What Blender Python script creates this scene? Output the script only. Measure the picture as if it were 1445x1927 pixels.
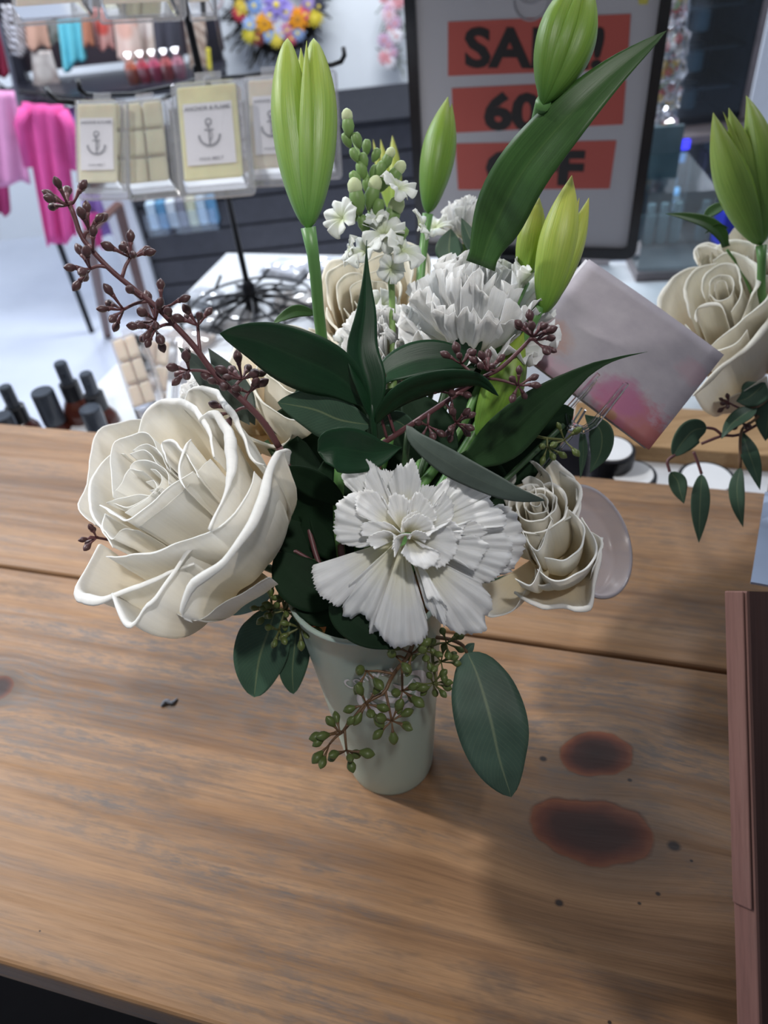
import bpy, bmesh, math, random
from mathutils import Vector, Matrix, noise
import mathutils
PI = math.pi
R = math.radians
for o in list(bpy.data.objects): bpy.data.objects.remove(o)
scn = bpy.context.scene
COL = scn.collection
# ---------------------------------------------------------------- camera
W, H, FPX = 1445, 1927, 1400.0
PITCH, ROLL = R(41.0), R(6.3)
CAM = Vector((0, 0, 0.485))
Fv = Vector((0, math.cos(PITCH), -math.sin(PITCH)))
u0 = Vector((0, math.sin(PITCH), math.cos(PITCH)))
r0 = Vector((1, 0, 0))
Rv = r0*math.cos(ROLL) - u0*math.sin(ROLL)
Uv = u0*math.cos(ROLL) + r0*math.sin(ROLL)
cd = bpy.data.cameras.new('camera')
cam = bpy.data.objects.new('camera', cd); COL.objects.link(cam)
M = Matrix((Rv, Uv, -Fv)).transposed().to_4x4(); M.translation = CAM
cam.matrix_world = M
cd.sensor_fit = 'VERTICAL'; cd.sensor_height = 36.0
cd.lens = FPX/H*36.0
cd.clip_start = 0.01; cd.clip_end = 60
cd.dof.use_dof = True; cd.dof.focus_distance = 0.385
cd.dof.aperture_fstop = (cd.lens/1000.0)/0.0032
scn.camera = cam
# ---------------------------------------------------------------- world, lights, exposure
scn.view_settings.view_transform = 'Standard'
scn.view_settings.look = 'None'
scn.view_settings.exposure = 0.0
scn.view_settings.gamma = 1.0
scn.view_settings.use_curve_mapping = False
wd = bpy.data.worlds.new('shop_light'); scn.world = wd; wd.use_nodes = True
bg = wd.node_tree.nodes['Background']
bg.inputs[0].default_value = (0.80, 0.87, 1.0, 1); bg.inputs[1].default_value = 0.155

def area_light(name, loc, target, size, power, color, size_y=None):
    l = bpy.data.lights.new(name, 'AREA'); l.energy = power; l.color = color
    l.shape = 'RECTANGLE' if size_y else 'SQUARE'; l.size = size
    if size_y: l.size_y = size_y
    o = bpy.data.objects.new(name, l); COL.objects.link(o)
    o.location = loc
    o.rotation_euler = (Vector(target)-Vector(loc)).to_track_quat('-Z', 'Y').to_euler()
    return o
def spot_light(name, loc, target, power, color, cone, blend=1.0, radius=0.05):
    l = bpy.data.lights.new(name, 'SPOT'); l.energy = power; l.color = color
    l.spot_size = R(cone); l.spot_blend = blend; l.shadow_soft_size = radius
    o = bpy.data.objects.new(name, l); COL.objects.link(o); o.location = loc
    o.rotation_euler = (Vector(target)-Vector(loc)).to_track_quat('-Z', 'Y').to_euler(); return o
spot_light('track_spot_left', (-1.55, 0.95, 1.70), (-0.24, 0.50, 0.10), 180, (1.0, 0.97, 0.94), 30, 1.0, 0.05)
spot_light('track_spot_overhead', (0.26, -0.45, 1.75), (-0.17, 0.50, 0.12), 62, (1.0, 0.97, 0.94), 27, 1.0, 0.06)
area_light('ceiling_panel_left', (-1.6, 2.3, 1.9), (-1.3, 2.3, -0.9), 1.2, 62.0, (0.82, 0.90, 1.0), 0.6)
area_light('ceiling_panel_rear', (0.2, 3.0, 1.9), (0.2, 3.4, -0.9), 1.6, 85.0, (0.88, 0.94, 1.0), 0.6)

area_light('added_fill_right', (1.15, 1.25, 1.85), (0.6, 0.75, 0.1), 0.3, 9.0, (0.96, 0.97, 1.0))  # added fill lamp that brightens the second bouquet, not a known ceiling fixture
spot_light('added_fill_rack', (-0.30, -0.25, 1.60), (-0.30, 1.10, 0.22), 60, (1.0, 0.98, 0.95), 32, 1.0, 0.05)  # added front fill, put in to lift the dim wax packs and labels
# ---------------------------------------------------------------- pixel helpers (the photo is 1445 x 1927)
def ray(x, y): return Fv + Rv*((x-722.5)/FPX) - Uv*((y-963.5)/FPX)
def at(x, y, d): return CAM + ray(x, y)*d
def ground(x, y, z=0.0):
    r = ray(x, y); return CAM + r*((z-CAM.z)/r.z)
def atY(x, y, Y):
    r = ray(x, y); return CAM + r*(Y/r.y)
def proj(p):
    q = Vector(p)-CAM; d = q.dot(Fv)
    return 722.5+q.dot(Rv)/d*FPX, 963.5-q.dot(Uv)/d*FPX, d

# ---------------------------------------------------------------- node expression helper
class X:
    def __init__(s, nt, sock): s.nt, s.k = nt, sock
    def _m(s, op, *a):
        n = s.nt.nodes.new('ShaderNodeMath'); n.operation = op
        for i, v in enumerate((s,)+a):
            if isinstance(v, X): s.nt.links.new(v.k, n.inputs[i])
            else: n.inputs[i].default_value = v
        return X(s.nt, n.outputs[0])
    def __add__(s, o): return s._m('ADD', o)
    def __sub__(s, o): return s._m('SUBTRACT', o)
    def __mul__(s, o): return s._m('MULTIPLY', o)
    def __truediv__(s, o): return s._m('DIVIDE', o)
    def pw(s, o): return s._m('POWER', o)
    def fn(s, op, *a): return s._m(op, *a)
def new_mat(name):
    m = bpy.data.materials.new(name); m.use_nodes = True
    nt = m.node_tree; b = nt.nodes['Principled BSDF']
    return m, nt, b
def nnoise(nt, vec, scale=5, detail=4, rough=0.55, dist=0.0):
    n = nt.nodes.new('ShaderNodeTexNoise'); n.inputs['Scale'].default_value = scale
    n.inputs['Detail'].default_value = detail; n.inputs['Roughness'].default_value = rough
    n.inputs['Distortion'].default_value = dist
    if vec is not None: nt.links.new(vec, n.inputs['Vector'])
    return X(nt, n.outputs['Fac'])
def ramp(nt, fac, stops, interp='LINEAR'):
    n = nt.nodes.new('ShaderNodeValToRGB'); cr = n.color_ramp; cr.interpolation = interp
    while len(cr.elements) < len(stops): cr.elements.new(0.5)
    for e, (p, c) in zip(cr.elements, stops):
        e.position = p; e.color = (*c, 1) if len(c) == 3 else c
    nt.links.new(fac.k if isinstance(fac, X) else fac, n.inputs[0]); return n.outputs[0]
def mixc(nt, fac, a, b, mode='MIX'):
    n = nt.nodes.new('ShaderNodeMix'); n.data_type = 'RGBA'; n.blend_type = mode
    for key, v in ((0, fac), (6, a), (7, b)):
        if isinstance(v, X): nt.links.new(v.k, n.inputs[key])
        elif isinstance(v, bpy.types.NodeSocket): nt.links.new(v, n.inputs[key])
        elif isinstance(v, (tuple, list)): n.inputs[key].default_value = (*v, 1)
        else: n.inputs[key].default_value = v
    return n.outputs[2]
def coords(nt, kind='Object', scale=(1, 1, 1)):
    t = nt.nodes.new('ShaderNodeTexCoord'); mp = nt.nodes.new('ShaderNodeMapping')
    mp.inputs['Scale'].default_value = scale
    nt.links.new(t.outputs[kind], mp.inputs['Vector']); return mp.outputs[0]
def combine(nt, x, y, z=0.0):
    n = nt.nodes.new('ShaderNodeCombineXYZ')
    for i, v in enumerate((x, y, z)):
        if isinstance(v, X): nt.links.new(v.k, n.inputs[i])
        else: n.inputs[i].default_value = v
    return n.outputs[0]
def sep(nt, vec):
    n = nt.nodes.new('ShaderNodeSeparateXYZ'); nt.links.new(vec, n.inputs[0])
    return [X(nt, n.outputs[i]) for i in range(3)]
def bump(nt, b, h, strength=0.3, dist=0.001):
    n = nt.nodes.new('ShaderNodeBump'); n.inputs['Strength'].default_value = strength
    n.inputs['Distance'].default_value = dist
    nt.links.new(h.k if isinstance(h, X) else h, n.inputs['Height']); nt.links.new(n.outputs[0], b.inputs['Normal'])
def setp(b, **k):
    for n, v in k.items():
        i = b.inputs[n.replace('_', ' ')]
        i.default_value = (*v, 1) if isinstance(v, (tuple, list)) and len(v) == 3 and i.type == 'RGBA' else v
MC = {}
def plain(name, col, rough=0.5, metal=0.0, var=0.12, scale=30, **k):
    if name in MC: return MC[name]
    m, nt, b = new_mat(name)
    f = nnoise(nt, coords(nt), scale, 3)
    c2 = tuple(min(1, c*(1+var)) for c in col); c1 = tuple(c*(1-var) for c in col)
    nt.links.new(ramp(nt, f, [(0.3, c1), (0.7, c2)]), b.inputs['Base Color'])
    setp(b, Roughness=rough, Metallic=metal, **k); MC[name] = m; return m
def clear_plastic(name, tint=(1, 1, 1), gloss=0.12, haze=0.0):
    if name in MC: return MC[name]
    m = bpy.data.materials.new(name); m.use_nodes = True; nt = m.node_tree; nt.nodes.clear()
    out = nt.nodes.new('ShaderNodeOutputMaterial'); tr = nt.nodes.new('ShaderNodeBsdfTransparent')
    gl = nt.nodes.new('ShaderNodeBsdfGlossy'); df = nt.nodes.new('ShaderNodeBsdfDiffuse')
    gl.inputs['Roughness'].default_value = 0.08; df.inputs['Color'].default_value = (*tint, 1)
    tr.inputs['Color'].default_value = (*tint, 1)
    lw = nt.nodes.new('ShaderNodeLayerWeight'); lw.inputs['Blend'].default_value = 0.25
    f = X(nt, lw.outputs['Fresnel'])*0.85 + gloss
    m1 = nt.nodes.new('ShaderNodeMixShader'); m2 = nt.nodes.new('ShaderNodeMixShader')
    m2.inputs[0].default_value = haze
    nt.links.new(tr.outputs[0], m2.inputs[1]); nt.links.new(df.outputs[0], m2.inputs[2])
    nt.links.new(f.k, m1.inputs[0]); nt.links.new(m2.outputs[0], m1.inputs[1]); nt.links.new(gl.outputs[0], m1.inputs[2])
    nt.links.new(m1.outputs[0], out.inputs[0]); MC[name] = m; return m

# ---------------------------------------------------------------- mesh helpers
ORG = {}
def tag(o, label, cat=None, group=None, kind=None):
    if label: o['label'] = label
    if cat: o['category'] = cat
    if group: o['group'] = group
    if kind: o['kind'] = kind
    return o
def empty(name, loc, label, cat, group=None):
    o = bpy.data.objects.new(name, None); COL.objects.link(o); o.location = loc
    o.empty_display_size = 0.02; ORG[o.name] = Vector(loc)
    return tag(o, label, cat, group)
def org(parent):
    return ORG[parent.name] if parent is not None else Vector((0, 0, 0))
def mesh(name, verts, faces, mat, parent=None, uvs=None, smooth=True, thick=0.0, origin=None, sub=0):
    og = org(parent)
    if parent is None and origin is not None: og = Vector(origin)
    me = bpy.data.meshes.new(name)
    me.from_pydata([Vector(v)-og for v in verts], [], faces); me.update()
    if smooth: me.polygons.foreach_set('use_smooth', [True]*len(me.polygons))
    if uvs:
        ul = me.uv_layers.new(name='UVMap')
        for lp in me.loops: ul.data[lp.index].uv = uvs[lp.vertex_index]
    for mm in (mat if isinstance(mat, (list, tuple)) else [mat]): me.materials.append(mm)
    o = bpy.data.objects.new(name, me); COL.objects.link(o)
    if parent is not None:
        o.parent = parent; ORG[o.name] = og
    else:
        o.location = og; ORG[o.name] = og
    if thick:
        s = o.modifiers.new('thickness', 'SOLIDIFY'); s.thickness = thick; s.offset = 0
    if sub:
        s = o.modifiers.new('smooth', 'SUBSURF'); s.levels = sub; s.render_levels = sub
    return o
class MB:
    def __init__(s): s.v, s.f = [], []
    def add(s, v, f):
        n = len(s.v); s.v += [Vector(a) for a in v]; s.f += [tuple(i+n for i in g) for g in f]; return s
    def box(s, c, size, rz=0.0, mat=None):
        c = Vector(c); hx, hy, hz = [a/2 for a in size]
        v = [Vector((x*hx, y*hy, z*hz)) for x in (-1, 1) for y in (-1, 1) for z in (-1, 1)]
        m = mat if mat is not None else Matrix.Rotation(rz, 3, 'Z')
        return s.add([c + m @ a for a in v], [(0, 1, 3, 2), (4, 6, 7, 5), (0, 4, 5, 1), (2, 3, 7, 6), (0, 2, 6, 4), (1, 5, 7, 3)])
    def tube(s, pts, r, seg=8, r2=None, cap=True):
        pts = [Vector(p) for p in pts]; n = len(pts); base = len(s.v)
        rr = r if isinstance(r, (list, tuple)) else [r + ((r2 if r2 is not None else r)-r)*i/max(1, n-1) for i in range(n)]
        prev = None
        for i, p in enumerate(pts):
            t = (pts[min(i+1, n-1)]-pts[max(i-1, 0)])
            if t.length < 1e-9: t = Vector((0, 0, 1))
            t.normalize()
            if prev is None:
                a = Vector((0, 0, 1)) if abs(t.z) < 0.9 else Vector((1, 0, 0)); nx = t.cross(a).normalized()
            else:
                nx = (prev - t*prev.dot(t)).normalized()
            prev = nx; ny = t.cross(nx)
            for k in range(seg):
                an = 2*PI*k/seg; s.v.append(p + (nx*math.cos(an)+ny*math.sin(an))*rr[i])
        for i in range(n-1):
            for k in range(seg):
                a = base+i*seg+k; b = base+i*seg+(k+1) % seg
                s.f.append((a, b, b+seg, a+seg))
        if cap:
            s.f.append(tuple(base+k for k in range(seg))[::-1]); s.f.append(tuple(base+(n-1)*seg+k for k in range(seg)))
        return s
    def lathe(s, prof, c=(0, 0, 0), axis=(0, 0, 1), seg=32, close=True):
        """prof: (radius, height) along axis"""
        q = Vector(axis).to_track_quat('Z', 'Y').to_matrix(); c = Vector(c); base = len(s.v); n = len(prof)
        for r_, h_ in prof:
            for k in range(seg):
                an = 2*PI*k/seg; s.v.append(c + q @ Vector((r_*math.cos(an), r_*math.sin(an), h_)))
        for i in range(n-1):
            for k in range(seg):
                a = base+i*seg+k; b = base+i*seg+(k+1) % seg; s.f.append((a, b, b+seg, a+seg))
        if close:
            s.f.append(tuple(base+k for k in range(seg))[::-1]); s.f.append(tuple(base+(n-1)*seg+k for k in range(seg)))
        return s
    def prism(s, poly, z0, z1, frame=None):
        """poly: 2d points; frame: function (x,y,z)->Vector"""
        fr = frame or (lambda x, y, z: Vector((x, y, z))); n = len(poly)
        v = [fr(x, y, z0) for x, y in poly] + [fr(x, y, z1) for x, y in poly]
        f = [tuple(range(n))[::-1], tuple(range(n, 2*n))] + [(i, (i+1) % n, (i+1) % n+n, i+n) for i in range(n)]
        return s.add(v, f)
    def build(s, name, mat, parent=None, smooth=False, bevel=0.0, **k):
        o = mesh(name, s.v, s.f, mat, parent, smooth=smooth, **k)
        if bevel:
            b = o.modifiers.new('bevel', 'BEVEL'); b.width = bevel; b.segments = 2; b.limit_method = 'ANGLE'
        return o
def grid(P, wrap=False):
    nv, nu = len(P), len(P[0]); v = [p for row in P for p in row]; f = []; uv = []
    for j in range(nv):
        for i in range(nu): uv.append((i/(nu-1), j/(nv-1)))
    for j in range(nv-1):
        for i in range(nu-1):
            a = j*nu+i; f.append((a, a+1, a+1+nu, a+nu))
    return v, f, uv
def crom(pts, n):
    """resample a polyline through a Catmull-Rom spline into n points"""
    pts = [Vector(p) for p in pts]
    if len(pts) == 2: return [pts[0].lerp(pts[1], i/(n-1)) for i in range(n)]
    L = [0]
    for a, b in zip(pts, pts[1:]): L.append(L[-1]+max(1e-6, (b-a).length))
    out = []; k = 0
    for i in range(n):
        s = L[-1]*i/(n-1)
        while k < len(pts)-2 and s > L[k+1]: k += 1
        t = (s-L[k])/(L[k+1]-L[k]); t = max(0, min(1, t))
        p1, p2 = pts[k], pts[k+1]; p0 = pts[k-1] if k > 0 else p1*2-p2; p3 = pts[k+2] if k+2 < len(pts) else p2*2-p1
        out.append(0.5*((2*p1)+(p2-p0)*t+(2*p0-5*p1+4*p2-p3)*t*t+(3*p1-p0-3*p2+p3)*t**3))
    return out
def ease(a, b, x):
    t = max(0, min(1, (x-a)/(b-a))); return t*t*(3-2*t)
def text_mesh(s, size=1.0, bold=0.0, shear=0.0, align='CENTER', extrude=0.0):
    """flat text as (verts, faces) in its own plane"""
    c = bpy.data.curves.new('lettering', 'FONT'); c.body = s; c.size = size; c.align_x = align; c.align_y = 'CENTER'
    c.offset = bold; c.shear = shear; c.extrude = extrude; c.resolution_u = 3
    o = bpy.data.objects.new('lettering', c); COL.objects.link(o)
    dg = bpy.context.evaluated_depsgraph_get(); me = bpy.data.meshes.new_from_object(o.evaluated_get(dg))
    v = [w.co.copy() for w in me.vertices]; f = [tuple(p.vertices) for p in me.polygons]
    bpy.data.objects.remove(o); bpy.data.curves.remove(c); bpy.data.meshes.remove(me)
    return v, f
# ================================================================ TABLE
TA = R(-18.7)
RT = Matrix.Rotation(TA, 3, 'Z')
def TL(x, y, z=0.0): return RT @ Vector((x, y, z))
def toL(p): return RT.inverted() @ Vector(p)

def wood_mat(name, light, mid, dark, grey, knots=(), gscale=1.0, gold=(0.25, 0.125, 0.045), rough=0.45, greyamt=0.5, off=0.0, spots=()):
    m, nt, b = new_mat(name)
    x, y, z = sep(nt, coords(nt))
    masks = []; yw = y
    for kx, ky, rx, ry, an in knots:
        ca, sa = math.cos(an), math.sin(an)
        dx, dy = x-kx, y-ky
        ex = (dx*ca + dy*sa)/rx; ey = (dy*ca - dx*sa)/ry
        wob = (nnoise(nt, coords(nt), 22, 3)-0.5)*0.7
        d = (ex*ex + ey*ey).fn('SQRT') + wob
        masks.append(d)
        g = ((ex*ex*0.30 + ey*ey*0.30)*-1.0).fn('EXPONENT')
        yw = yw - dy*g*0.75
    n1 = nnoise(nt, combine(nt, x*1.6+off, yw*30, z*30), 1.0*gscale, 5, 0.6, 0.4)
    n2 = nnoise(nt, combine(nt, x*2.2+off*3, yw*95, z*60), 1.0*gscale, 4, 0.65, 0.3)
    fib = nnoise(nt, combine(nt, x*26, yw*700, z*500), 1.0, 3, 0.7)
    big = nnoise(nt, combine(nt, x*3.0+7+off, y*8, 0.3), 1.0, 4, 0.6)
    t = n1*0.55 + n2*0.45
    broad = nnoise(nt, combine(nt, x*0.9+off*2, yw*11, 0.7), 1.0, 3, 0.55, 0.5)
    t = n1*0.42 + n2*0.20 + broad*0.38
    c = ramp(nt, t, [(0.37, dark), (0.45, mid), (0.53, light), (0.60, mid), (0.68, dark)])
    gl = nnoise(nt, combine(nt, x*0.7+off, yw*52, 3.1), 1.0, 2, 0.5, 0.2)
    gls = nt.nodes.new('ShaderNodeSeparateColor'); nt.links.new(ramp(nt, gl, [(0.57, (0, 0, 0)), (0.63, (1, 1, 1)), (0.66, (0.3,)*3)]), gls.inputs[0])
    c = mixc(nt, X(nt, gls.outputs[0])*0.45, c, gold)
    gm = ramp(nt, big*0.7 + n2*0.35, [(0.46, (0, 0, 0)), (0.62, (1, 1, 1))])
    gsp = ramp(nt, nnoise(nt, combine(nt, x*50, yw*240, 0.0), 1.0, 3, 0.7), [(0.42, (0.25,)*3), (0.6, (1, 1, 1))])
    g2 = mixc(nt, 1.0, gm, gsp, 'MULTIPLY')
    gs = nt.nodes.new('ShaderNodeSeparateColor'); nt.links.new(g2, gs.inputs[0])
    c = mixc(nt, X(nt, gs.outputs[0])*greyamt, c, grey)
    gb = nnoise(nt, combine(nt, x*7+off, y*26, 1.3), 1.0, 5, 0.7)
    gbs = nt.nodes.new('ShaderNodeSeparateColor'); nt.links.new(ramp(nt, gb, [(0.56, (0, 0, 0)), (0.72, (1, 1, 1))]), gbs.inputs[0])
    c = mixc(nt, X(nt, gbs.outputs[0])*greyamt*0.8, c, tuple(q*0.62 for q in grey))
    speck = ramp(nt, fib, [(0.33, (0.84,)*3), (0.55, (1.03,)*3)])
    c = mixc(nt, 1.0, c, speck, 'MULTIPLY')
    for (kx, ky, rx, ry, an), d in zip(knots, masks):
        halo = ramp(nt, d/2.0, [(0.44, (1, 1, 1)), (0.8, (0.35,)*3), (1.0, (0, 0, 0))]); 
        hs = nt.nodes.new('ShaderNodeSeparateColor'); nt.links.new(halo, hs.inputs[0])
        c = mixc(nt, X(nt, hs.outputs[0])*0.7, c, (0.07, 0.050, 0.038))
        kc = ramp(nt, d + (n2-0.5)*0.25, [(0.0, (0.016, 0.005, 0.004)), (0.55, (0.026, 0.007, 0.005)), (0.78, (0.07, 0.018, 0.009)), (0.93, (0.12, 0.038, 0.016)), (1.0, (0.05, 0.020, 0.012))])
        ks = nt.nodes.new('ShaderNodeSeparateColor'); nt.links.new(ramp(nt, d, [(0.93, (1, 1, 1)), (1.0, (0, 0, 0))]), ks.inputs[0])
        c = mixc(nt, X(nt, ks.outputs[0]), c, kc)
    for sx, sy, sr in spots:
        d = (((x-sx)*0.8)*((x-sx)*0.8) + (y-sy)*(y-sy)).fn('SQRT')/sr
        ks = nt.nodes.new('ShaderNodeSeparateColor'); nt.links.new(ramp(nt, d*0.5, [(0.3, (1, 1, 1)), (0.6, (0, 0, 0))]), ks.inputs[0])
        c = mixc(nt, X(nt, ks.outputs[0])*0.9, c, (0.01, 0.009, 0.012))
    nt.links.new(c, b.inputs['Base Color'])
    setp(b, Roughness=rough); b.inputs['Specular IOR Level'].default_value = 0.22
    nt.links.new(ramp(nt, n2, [(0.3, (rough+.12,)*3), (0.7, (rough-.08,)*3)]), b.inputs['Roughness'])
    bump(nt, b, fib*0.4 + n2*0.8, 0.35, 0.0006)
    return m
k1 = toL(ground(1115, 1562)); k2 = toL(ground(1118, 1418)); k3 = toL(ground(-6, 1295))
spots = [(*toL(ground(px_, py_)).xy, r_) for px_, py_, r_ in
         [(1052, 1699, .0022), (1238, 1682, .0013), (1268, 1592, .0035), (1203, 1700, .001), (1301, 1620, .0009), (1022, 1428, .0022), (1185, 1468, .0014), (75, 1752, .0006), (1147, 1924, .001)]]
LIGHT, MID, DARK, GREY = (0.315, 0.182, 0.095), (0.215, 0.118, 0.060), (0.100, 0.054, 0.030), (0.115, 0.098, 0.090)
wood_front = wood_mat('weathered_pine', LIGHT, MID, DARK, GREY,
    knots=[(k1.x, k1.y, .040, .0235, R(4)), (k2.x, k2.y, .027, .0175, R(24)), (k3.x, k3.y, .014, .0125, 0)], greyamt=0.9, spots=spots)
wood_back = wood_mat('weathered_pine_second', (0.33, 0.195, 0.105), (0.225, 0.126, 0.066), (0.105, 0.057, 0.032), GREY, greyamt=0.5, off=4.3)
wood_dark = plain('dark_table_frame', (0.02, 0.018, 0.018), 0.5)
Y0, YS, Y1 = 0.086, 0.3915, 0.6155
table = empty('wooden_table', TL(0, 0.35, 0), 'wooden display table with wide weathered pine planks carrying the flowers', 'table')
def plank(name, y0, y1, m):
    b = MB(); b.box(TL(0.0, (y0+y1)/2, -0.019), (2.0, y1-y0, 0.038), TA)
    o = mesh(name, [RT.inverted() @ (v) for v in b.v], b.f, m, None, smooth=False)
    # keep the plank's own frame along the grain so the wood follows it
    o.rotation_euler = (0, 0, TA); o.parent = table
    o.matrix_parent_inverse = Matrix.Translation(-table.location)
    bv = o.modifiers.new('bevel', 'BEVEL'); bv.width = 0.0035; bv.segments = 3; bv.limit_method = 'ANGLE'
    return o
plank('plank', Y0, YS-0.0012, wood_front)
plank('plank', YS+0.0012, Y1, wood_back)
fb = MB()
fb.box(TL(0, Y0+0.045, -0.075), (1.9, 0.02, 0.07), TA); fb.box(TL(0, Y1-0.04, -0.075), (1.9, 0.02, 0.07), TA)
fb.build('apron', wood_dark, table)
MB().box(TL(0, 0.33, -0.42), (1.9, 0.62, 0.03), TA).build('lower_shelf', plain('black_lower_shelf', (.014, .013, .016), .6), table)
for lx in (-0.92, 0.92):
    for ly in (Y0+0.06, Y1-0.05):
        MB().box(TL(lx, ly, -0.495), (0.05, 0.05, 0.91), TA).build('leg', wood_dark, table)
# lower rail seen past the front edge
MB().box(TL(-0.25, Y0-0.0, -0.55), (1.3, 0.05, 0.05), TA).build('stretcher', plain('brown_rail', (0.10, 0.06, 0.045), 0.5), table)

# ================================================================ ROOM
ZF = -0.95
def struct(o): o['kind'] = 'structure'; return o
m_floor, nt, b = new_mat('pale_polished_floor')
xx, yy, zz = sep(nt, coords(nt))
c = ramp(nt, nnoise(nt, coords(nt), 1.1, 4), [(0.3, (0.50, 0.54, 0.66)), (0.7, (0.68, 0.72, 0.82))])
nt.links.new(c, b.inputs['Base Color']); setp(b, Roughness=0.22)
struct(MB().box((0, 2.2, ZF-0.03), (7.4, 7.0, 0.06)).build('floor', m_floor))
m_wall = plain('white_painted_wall', (0.80, 0.83, 0.87), 0.8, var=0.02, scale=3)
YW = 4.35
struct(MB().box((0, YW+0.05, 0.5), (7.4, 0.1, 2.96)).build('wall_back', m_wall))
struct(MB().box((-3.7, 2.2, 0.5), (0.1, 7.0, 2.96)).build('wall_left', m_wall))
struct(MB().box((3.7, 2.2, 0.5), (0.1, 7.0, 2.96)).build('wall_right', m_wall))

# ---- low dark counter against the wall, white end panel, clear leaflet pocket
c_tl = atY(250, 195, 3.2); c_tr = atY(1300, 175, 3.2)
ztop = atY(600, 187, 3.7).z
ct = empty('low_counter', (0, 3.4, ZF), 'low charcoal slatted counter standing against the white back wall', 'counter')
m_ch = plain('charcoal_laminate', (0.05, 0.05, 0.062), 0.45)
x0c = atY(283, 480, 3.2).x; x1c = atY(1398, 200, 3.0).x
bb = MB(); hgt = ztop-ZF
bb.box(((x0c+x1c)/2, 3.45, ZF+hgt/2), (x1c-x0c, 0.5, hgt))
bb.build('body', m_ch, ct)
s = MB()
for k in range(6):
    s.box(((x0c+x1c)/2, 3.195, ZF+0.06+k*hgt/6), (x1c-x0c, 0.012, hgt/6-0.012))
s.build('slat_panel', m_ch, ct)
MB().box(((x0c+x1c)/2, 3.43, ztop+0.012), (x1c-x0c+0.04, 0.58, 0.024)).build('countertop', plain('black_laminate_top', (0.02, 0.021, 0.027), 0.9, Specular_IOR_Level=.1), ct)
MB().box((x0c-0.06, 3.42, ZF+hgt/2), (0.11, 0.54, hgt)).build('end_panel', plain('white_end_panel', (0.75, 0.78, 0.84), 0.5, var=.03), ct)

# clear wall tray with small boxes
p0 = atY(262, 378, 3.05); p1 = atY(412, 432, 3.05)
tr = empty('clear_tray', (p0+p1)/2, 'clear acrylic tray of small pale and blue boxes on the charcoal counter front', 'tray')
w_ = p1.x-p0.x; zc = (p0.z+p1.z)/2; hh = p0.z-p1.z
MB().box(((p0.x+p1.x)/2, 3.05, zc-hh*.2), (w_, .006, hh*.6)).box(((p0.x+p1.x)/2, 3.12, zc-hh/2), (w_, .13, .006)).build('pocket', clear_plastic('clear_acrylic', (0.9, 0.95, 1.0), 0.10), tr)
random.seed(4)
for k in range(7):
    cc = [(0.55, .68, .8), (.12, .3, .5), (.7, .75, .8), (.25, .25, .3), (.7, .7, .5)][k % 5]
    bx = p0.x + w_*(k+.5)/7
    o = MB().box((bx, 3.12, zc-.01), (w_/8.5, .05, hh*.7)).build('small_box', plain('carton_%d' % (k % 5), cc, .5), None, origin=(bx, 3.12, zc))
    tag(o, ['pale blue', 'deep blue', 'white', 'dark grey', 'pale yellow', 'pale blue', 'deep blue'][k] + ' small carton in the clear tray, ' + ['leftmost of the row', 'second from the left', 'third from the left', 'in the middle of the row', 'just right of the middle', 'second from the right', 'rightmost of the row'][k], 'box', 'cartons in the clear tray')

# ---- wreaths on the wall
def torus_ring(mb, c, Rr, r, seg=48, seg2=10, ax='Y', jit=0.0):
    P = []
    for i in range(seg):
        a = 2*PI*i/seg; P.append(Vector(c)+Vector((math.cos(a)*Rr*(1+random.uniform(-jit, jit)), random.uniform(-jit, jit)*r*3, math.sin(a)*Rr*(1+random.uniform(-jit, jit)))))
    P.append(P[0]); mb.tube(P, r, seg2)
m_twig = plain('dark_twigs', (0.025, 0.025, 0.022), 0.8)
wc = atY(521, 8, YW-0.06); wR = (atY(602, 20, YW-.06)-wc).length*0.86
wr = empty('flower_wreath', wc, 'round dark twig wreath with orange, purple and yellow flowers on the white wall', 'wreath')
random.seed(11); mb = MB()
for k in range(9): torus_ring(mb, wc+Vector((0, random.uniform(-.02, .02), 0)), wR*random.uniform(.86, 1.12), .012, jit=.05)
for k in range(160):
    a = random.uniform(0, 2*PI); r1 = wR*random.uniform(.85, 1.1); p = wc+Vector((math.cos(a)*r1, 0, math.sin(a)*r1))
    q = p+Vector((math.cos(a+random.uniform(-.9, .9)), random.uniform(-.7, .1), math.sin(a+random.uniform(-.9, .9))))*random.uniform(.05, .11); mb.tube([p, q], .004, 4)
mb.build('twig_ring', m_twig, wr)
def daisy(parent, c, r, col, name='flower', face=Vector((0, -1, 0)), heart=(0.9, .35, .02)):
    mb = MB(); q = face.to_track_quat('Z', 'Y').to_matrix(); c = Vector(c)
    for layer, (rr, n, up) in enumerate(((1, 11, .0), (.7, 8, .12))):
        for k in range(n):
            a = 2*PI*k/n+layer*.3; d = Vector((math.cos(a), math.sin(a), 0)); s_ = Vector((-math.sin(a), math.cos(a), 0))
            pts = [d*.1*r, d*.55*rr*r+s_*.2*r, d*rr*r, d*.55*rr*r-s_*.2*r]
            z0 = Vector((0, 0, up*r)); z1 = Vector((0, 0, (up+.15)*r))
            v = [c+q@(p+z0) for p in pts]+[c+q@(p*.95+z1) for p in pts]
            mb.add(v, [(0, 3, 2, 1), (4, 5, 6, 7), (0, 1, 5, 4), (1, 2, 6, 5), (2, 3, 7, 6), (3, 0, 4, 7)])
    o = mb.build(name, plain('petal_%d_%d_%d' % tuple(int(x*99) for x in col), col, .6), parent)
    MB().lathe([(.22*r, .1*r), (.22*r, .26*r), (.1*r, .32*r)], c, face, 10).build('flower_heart', plain('heart_%d' % int(heart[0]*99), heart, .6), o)
    return o
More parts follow.
